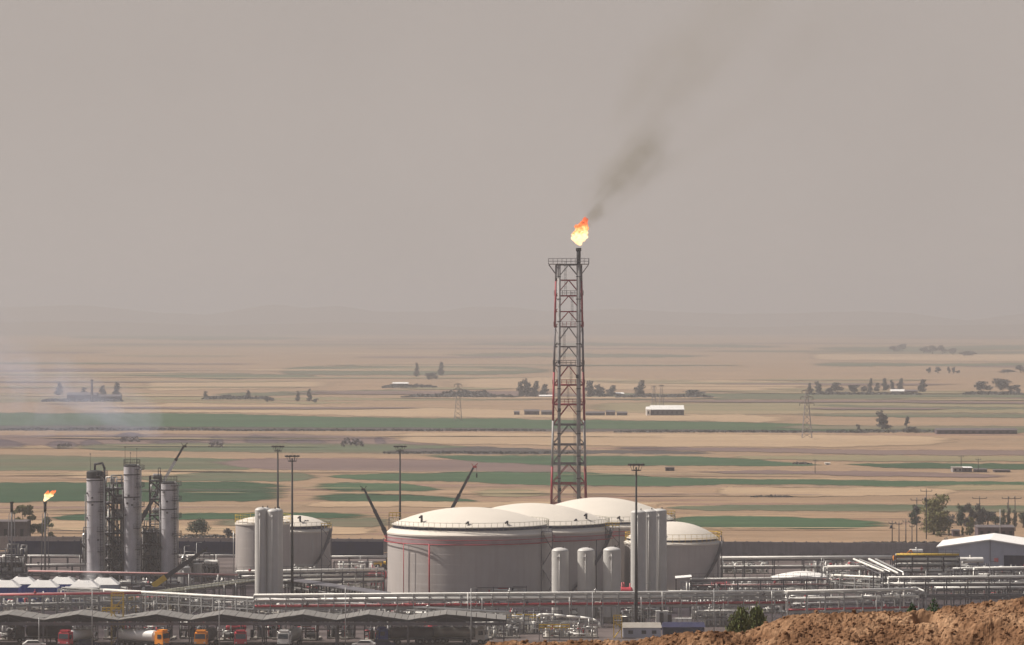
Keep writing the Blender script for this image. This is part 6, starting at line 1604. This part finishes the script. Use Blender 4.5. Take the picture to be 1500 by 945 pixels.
# young trees and weeds by the mound
for (px, yt, d, wp, m_, lb, sd) in ((1090, 882, 300, 42, 'leaf_green', 'green bushy young tree, left of the pair behind the mound', 1), (1113, 877, 303, 36, 'leaf_green', 'green bushy young tree, right of the pair behind the mound', 2)):
    zt = H - (yt - YH) * d / F; zb = float(hill_z(0, d)) - 0.3
    tree(lb, ((px - 750) * d / F, d, zb), zt - zb, wp * d / F, 'bush', m_, sd + 4, 2600)
def weed(label, px, yt, d, wp, seed):
    zt = H - (yt - YH) * d / F; x = (px - 750) * d / F; zb = heap_z(x, d) - 0.05
    t = thing('weed', label, 'weed', (x, d, zb)); rr = np.random.RandomState(seed); w_ = wp * d / F; h = max(0.2, zt - zb); b = MB()
    for k in range(900):
        a = rr.uniform(0, 6.28); q = rr.rand() ** 0.6 * w_ / 2; z = h * rr.rand() ** 0.8 * (1.1 - q / w_)
        c = Vector((q * math.cos(a), q * math.sin(a), z)); u = Vector(rr.normal(size=3)).normalized(); v = u.orthogonal(); ww = u.cross(v); l_ = 0.022 * (0.6 + rr.rand()); i = len(b.v)
        b.v += [tuple(c - v * l_), tuple(c + ww * l_ * .5), tuple(c + v * l_), tuple(c - ww * l_ * .5)]; b.face([i, i + 1, i + 2, i + 3])
    b.build('foliage', 'leaf_weed', t)
    b = MB()
    for k in range(7): a = rr.uniform(0, 6.28); b.tube((0, 0, 0), (w_ * .35 * math.cos(a), w_ * .35 * math.sin(a), h * 0.8), 0.008, 5)
    b.build('stem', 'bark', t)
weed('green weed on the mound left of the dark hollow', 1336, 884, 118.8, 15, 1)
weed('larger green weed on the mound right above the dark hollow', 1368, 876, 118.8, 24, 2)

# ------------------------------------------------------------------ buildings out on the plain
def house(label, px0, px1, yb_, hp, wall, roof, d_=8, seed=0, gable=0.3, name='farm_building', wins=3, group=None):
    s = S(yb_); w_ = (px1 - px0) / s; h = hp / s
    t = thing(name, label, 'building', G((px0 + px1) / 2, yb_), 0, group)
    hw = h * (1 - gable)
    MB().box((0, d_ / 2, hw / 2), (w_, d_, hw)).build('wall', wall, t)
    a, c = w_ / 2 + 0.3, w_ / 2
    MB().hexa([(-a, -0.3, hw), (a, -0.3, hw), (a, d_ + .3, hw), (-a, d_ + .3, hw), (-c, d_ * 0.42, h), (c, d_ * 0.42, h), (c, d_ * 0.58, h), (-c, d_ * 0.58, h)]).build('roof', roof, t)
    for k in range(wins): MB().box((-w_ / 2 + w_ * (k + 0.5) / wins, -0.03, hw * 0.5), (min(1.6, w_ / wins * 0.4), 0.12, hw * 0.4)).build('window', 'soot', t)
    return t
house('long barn with a bright white roof right of the flare tower', 953, 1002, 609, 15, 'concrete_brown', 'cladding_white', 14, gable=0.4, wins=7, name='barn')
house('white end annex on the left of the white roofed barn', 947, 953, 609, 13, 'cladding_white', 'cladding_white', 12, gable=0.3, wins=1)
house('long low dark barn in the fields at the right', 1372, 1490, 636, 8.5, 'brick_dark', 'concrete_brown', 10, gable=0.3, wins=12, name='barn')
house('pale block, left of the small farm at the right', 1396, 1410, 692, 8, 'concrete', 'concrete_pale', 8, gable=0.1, wins=2)
house('dark block with pale roof in the small farm at the right', 1411, 1424, 692, 8, 'brick_dark', 'cladding_white', 8, gable=0.15, wins=2)
house('low dark shed, right in the small farm at the right', 1429, 1446, 692, 5.5, 'brick_dark', 'concrete_brown', 8, gable=0.2, wins=3)
house('row of low reddish huts right of the small farm', 1457, 1480, 692, 4, 'brick_dark', 'concrete_brown', 6, gable=0.2, wins=4)
house('dark brick house half hidden behind the warehouse roof', 1433, 1486, 791, 21, 'brick_dark', 'concrete_brown', 9, gable=0.12, wins=5)
house('small dark shed among the right-hand saplings', 1396, 1406, 786, 10, 'brick_dark', 'concrete_brown', 4, gable=0.1, wins=1)
house('grey block house behind the unlit flare stack', -10, 38, 800, 37, 'concrete_brown', 'concrete_brown', 12, gable=0.03, wins=4)
house('smoky farmstead with dark wall at the left', 98, 142, 587, 12, 'brick_dark', 'concrete_brown', 14, gable=0.3, wins=5)
house('low bluish shed right of the smoky farmstead', 142, 176, 587, 9, 'concrete_brown', 'concrete_brown', 14, gable=0.3, wins=4)
house('small grey container in the stubble right of the nearest mast', 975, 988, 690, 5.5, 'concrete_brown', 'concrete_brown', 4, gable=0.05, wins=2)
house('white roofed house in the right tree row', 1306, 1326, 575, 4.5, 'concrete_brown', 'cladding_white', 14, gable=0.6, wins=3)
house('low dark house between trees in the right tree row', 1327, 1344, 576, 5, 'brick_dark', 'concrete_brown', 12, gable=0.4, wins=2)
house('white house at the right end of the grove', 902, 914, 581, 6, 'concrete_pale', 'cladding_white', 10, gable=0.3, wins=2)
house('long low white roofed shed behind the flare tower', 790, 812, 582, 3.4, 'concrete_brown', 'cladding_white', 10, gable=0.5, wins=3)
for k, (a, c, yb_, hp) in enumerate(((753, 761, 608, 6), (768, 790, 608, 8), (793, 812, 608, 7), (858, 886, 609, 6), (888, 901, 609, 8), (904, 919, 609, 6))):
    lb = ('small hut, leftmost of the dark huts behind the flare tower', 'rounded dark shed, second of the dark huts behind the flare tower', 'dark shed directly left of the flare tower', 'low dark shed directly right of the flare tower', 'dark hut in the middle right of the flare tower', 'dark hut nearest the white roofed barn')[k]
    house(lb, a, c, yb_, hp, 'brick_dark', 'concrete_brown', 9, gable=0.3, wins=2)
house('tiny house under the hazy trees left of the flare tower', 575, 598, 565, 5, 'concrete_brown', 'cladding_white', 12, gable=0.4, wins=2)
t = thing('chimney', 'slim dark chimney rising from the smoky farmstead', 'chimney', G(134.5, 589)); s_ = S(589)
MB().tube((0, 0, 0), (0, 0, 32 / s_), 1.1, 10, 0.8).build('shaft', 'concrete_brown', t)
MB().tube((0, 0, 31 / s_), (0, 0, 33 / s_), 1.0, 10).build('rim', 'soot', t)
house('white van sized hut on the track right of the tower', 1209, 1216, 681, 3, 'cladding_white', 'cladding_white', 2.4, gable=0.1, wins=1)
# pale straw and spoil banks along field edges
def bank(label, x0, x1, yb_, hp, m_, seed):
    n = int((x1 - x0) / 2.2); s = S(yb_); b = MB(); D = G(0, yb_).y
    for k in range(n + 1):
        px = x0 + (x1 - x0) * k / n; u = k / n
        h = hp / s * (0.35 + 0.65 * float(fbm(np.array(px / 14.0), np.array(seed * 1.7), 3, seed))) * min(1, 8 * u, 8 * (1 - u)) + 0.02
        x = (px - 750) * D / F
        b.v += [(x, D - 3.5, 0), (x, D - 1.2, h * 0.75), (x, D, h), (x, D + 2.5, 0)]
        if k:
            i = 4 * k
            for q in range(3): b.face([i - 4 + q, i + q, i + q + 1, i - 3 + q])
    return struct(b.build('earth_bank', m_), label)
bank('pale straw bank along the green field at the right', 1056, 1302, 715, 6, 'field_straw', 1)
bank('pale straw bank right of the twin masts', 448, 600, 740, 6, 'field_straw', 2)
bank('pale straw bank behind the domes', 700, 830, 741, 5, 'field_straw', 3)
bank('pale spoil bank on the tan field at the right', 1157, 1215, 646, 6, 'field_straw', 4)
bank('low pale bank behind the left columns', 60, 130, 767, 5, 'field_straw', 5)
bank('low spoil bank behind the three tall vessels', 938, 965, 742, 5, 'field_tan', 6)
bank('pale rubble line in the far green strip', 1130, 1210, 629, 3, 'field_straw', 7)

# ------------------------------------------------------------------ pylons and poles
def pylon(label, px, yb_, ytop, m_='lattice_pale', arms=3, sc_=1.0, group=None):
    s = S(yb_); h = (yb_ - ytop) / s; t = thing('power_pylon', label, 'pylon', G(px, yb_), 0, group)
    hw = lambda z: (0.085 * h * (1 - z / h) + 0.45) * sc_
    th = 0.19
    for sx in (-1, 1):
        for sy in (-1, 1): MB().bar((sx * hw(0), sy * hw(0), 0), (sx * hw(h) , sy * hw(h), h), th).build('leg', m_, t)
    n = 8; b = MB()
    for k in range(n):
        z0_, z1_ = h * k / n, h * (k + 1) / n
        for sx, sy in ((-1, -1), (1, 1)):
            b.bar((-hw(z0_), sy * hw(z0_), z0_), (hw(z1_), sy * hw(z1_), z1_), th * 0.7); b.bar((hw(z0_), sy * hw(z0_), z0_), (-hw(z1_), sy * hw(z1_), z1_), th * 0.7)
            b.bar((sx * hw(z0_), -hw(z0_), z0_), (sx * hw(z1_), hw(z1_), z1_), th * 0.7)
    b.build('lattice', m_, t)['kind'] = 'stuff'
    for k in range(arms):
        z = h * (0.98 - 0.13 * k); w_ = h * (0.10 + 0.025 * k)
        MB().bar((-w_, 0, z), (w_, 0, z), 0.3).bar((-w_, 0, z), (0, 0, z + h * 0.03), 0.2).bar((w_, 0, z), (0, 0, z + h * 0.03), 0.2).build('crossarm', m_, t)
        for sx in (-1, 1): MB().tube((sx * w_, 0, z - 1.4), (sx * w_, 0, z), 0.14, 6).build('insulator', 'glass_dark', t)
    return t
pylon('lattice power pylon in the fields at the right', 1182, 642, 571)
pylon('hazy lattice power pylon left of the flare tower', 671, 616, 562)
pylon('hazy power pylon above the white roofed barn', 958, 601, 566, arms=1)
pylon('wide hazy pylon beside the one above the barn', 969, 598, 564, arms=1)
def pole(label, px, yb_, ytop, arm=0.0, m_='steel_dark', r_=0.16, cyl=False, lamp=False):
    s = S(yb_); h = (yb_ - ytop) / s; t = thing('power_pole' if not lamp else 'lamp_post', label, 'pole', G(px, yb_))
    MB().tube((0, 0, 0), (0, 0, h), r_, 8, r_ * 0.7).build('pole', m_, t)
    if arm: MB().bar((-arm, 0, h - 0.7), (arm, 0, h - 0.7), 0.16).build('crossarm', m_, t)
    if arm:
        for x in (-arm, 0, arm): MB().tube((x, 0, h - 0.65), (x, 0, h - 0.2), 0.09, 6).build('insulator', 'glass_dark', t)
    if cyl: MB().tube((-0.35, -0.3, h * 0.8 - 0.4), (-0.35, -0.3, h * 0.8 + 0.4), 0.3, 10).bar((-0.8, 0, h * 0.8 - 0.4), (0.8, 0, h * 0.8 - 0.4), 0.18).build('transformer', m_, t)
    if lamp: MB().bar((0, 0, h), (0.9, -0.4, h + 0.1), 0.09).box((1.0, -0.45, h + 0.08), (0.6, 0.3, 0.14)).build('lamp_head', m_, t)
    return t
pole('pole with a transformer box, leftmost of the poles behind the right wall', 1307, 806, 763, 0.9, cyl=True)
pole('pole right of the transformer pole behind the right wall', 1317, 806, 764, 0.8)
pole('pole in the middle of the five behind the right wall', 1327, 806, 761, 0.8)
pole('thin pole fourth of the five behind the right wall', 1336, 806, 768, 0.6)
pole('tall dark pole with crowded head left of the large olive tree', 1343, 806, 729, 1.6, cyl=True)
pole('taller pole with crossarm rising behind the large olive tree', 1357, 790, 716, 1.6, cyl=True)
pole('thin pole with wide arm in the stubble right of the olive tree', 1435, 760, 727, 2.2)
pole('left pole of the framed pair above the cypresses', 1477, 778, 727, 1.8)
pole('right pole of the framed pair above the cypresses', 1487, 778, 727, 1.8)
pole('pale pole before the cypresses and the brick house', 1465, 795, 746, 0, 'steel_galv')
pole('short pole behind the wall left of the warehouse', 1386, 806, 787, 0.4)
pole('left pole of the small farm at the right', 1408, 690, 667, 1.0)
pole('right pole of the small farm at the right', 1433, 692, 671, 1.0)
pole('thin pole in the tan field below the right pylon', 1194, 694, 672, 0.8)
pole('thin dark lamp post beside the nearest red line rack', 1097, 905, 868, 0, 'steel_galv', 0.12, lamp=True)
for k, (px, yb_, yt, lb) in enumerate(((135, 949, 863, 'thin pale lamp post in front of the second canopy gable'), (57, 949, 905, 'thin pale post before the first canopy valley'), (321, 949, 878, 'thin pale lamp post before the fourth canopy gable'), (506, 949, 860, 'thin pale lamp post before the sixth canopy gable'), (690, 949, 862, 'thin pale lamp post before the last canopy gable'),
        (868, 938, 866, 'leaning pale lamp post among the short white vessels'), (1046, 925, 862, 'pale lamp post left of the green bushes'), (945, 912, 855, 'thin lamp post right of the nearest floodlight mast'), (1450, 880, 823, 'dark lamp post in front of the warehouse gable'), (1407, 885, 820, 'dark pole through the racks left of the warehouse'),
        (1366, 885, 842, 'thin post through the long dark rack'), (270, 850, 800, 'thin pale pole behind the pump house frame'), (288, 850, 795, 'second thin pale pole behind the pump house frame'))):
    pole(lb, px, yb_, yt, 0, 'steel_mid' if k in (8, 9, 10) else 'steel_galv', 0.11, lamp=True)
# safety posts and small bollard lamps along the wall
for k, px in enumerate(range(1062, 1300, 26)):
    pole('short lamp post, %s from the left along the foot of the right grey wall' % ORD[k], px, 824, 812, 0, 'steel_dark', 0.1, lamp=True)['group'] = 'lamp posts along the right wall'
# haze over the whole plain
hz = MB()
hz.box((0, 12300, 83.5), (33000, 26800, 169))
ho = hz.build('haze', 'soot')
ho.data.materials.clear()
hm = bpy.data.materials.new('haze_air')
hm.use_nodes = True
hm.node_tree.nodes.clear()
pv = hm.node_tree.nodes.new('ShaderNodeVolumePrincipled')
pv.inputs['Color'].default_value = (0.485, 0.485, 0.505, 1)
pv.inputs['Density'].default_value = 0.00015
pv.inputs['Anisotropy'].default_value = 0.15
ov = hm.node_tree.nodes.new('ShaderNodeOutputMaterial')
hm.node_tree.links.new(pv.outputs[0], ov.inputs['Volume'])
ho.data.materials.append(hm)
ho['kind'] = 'stuff'
ho['label'] = 'dusty haze over the plain'
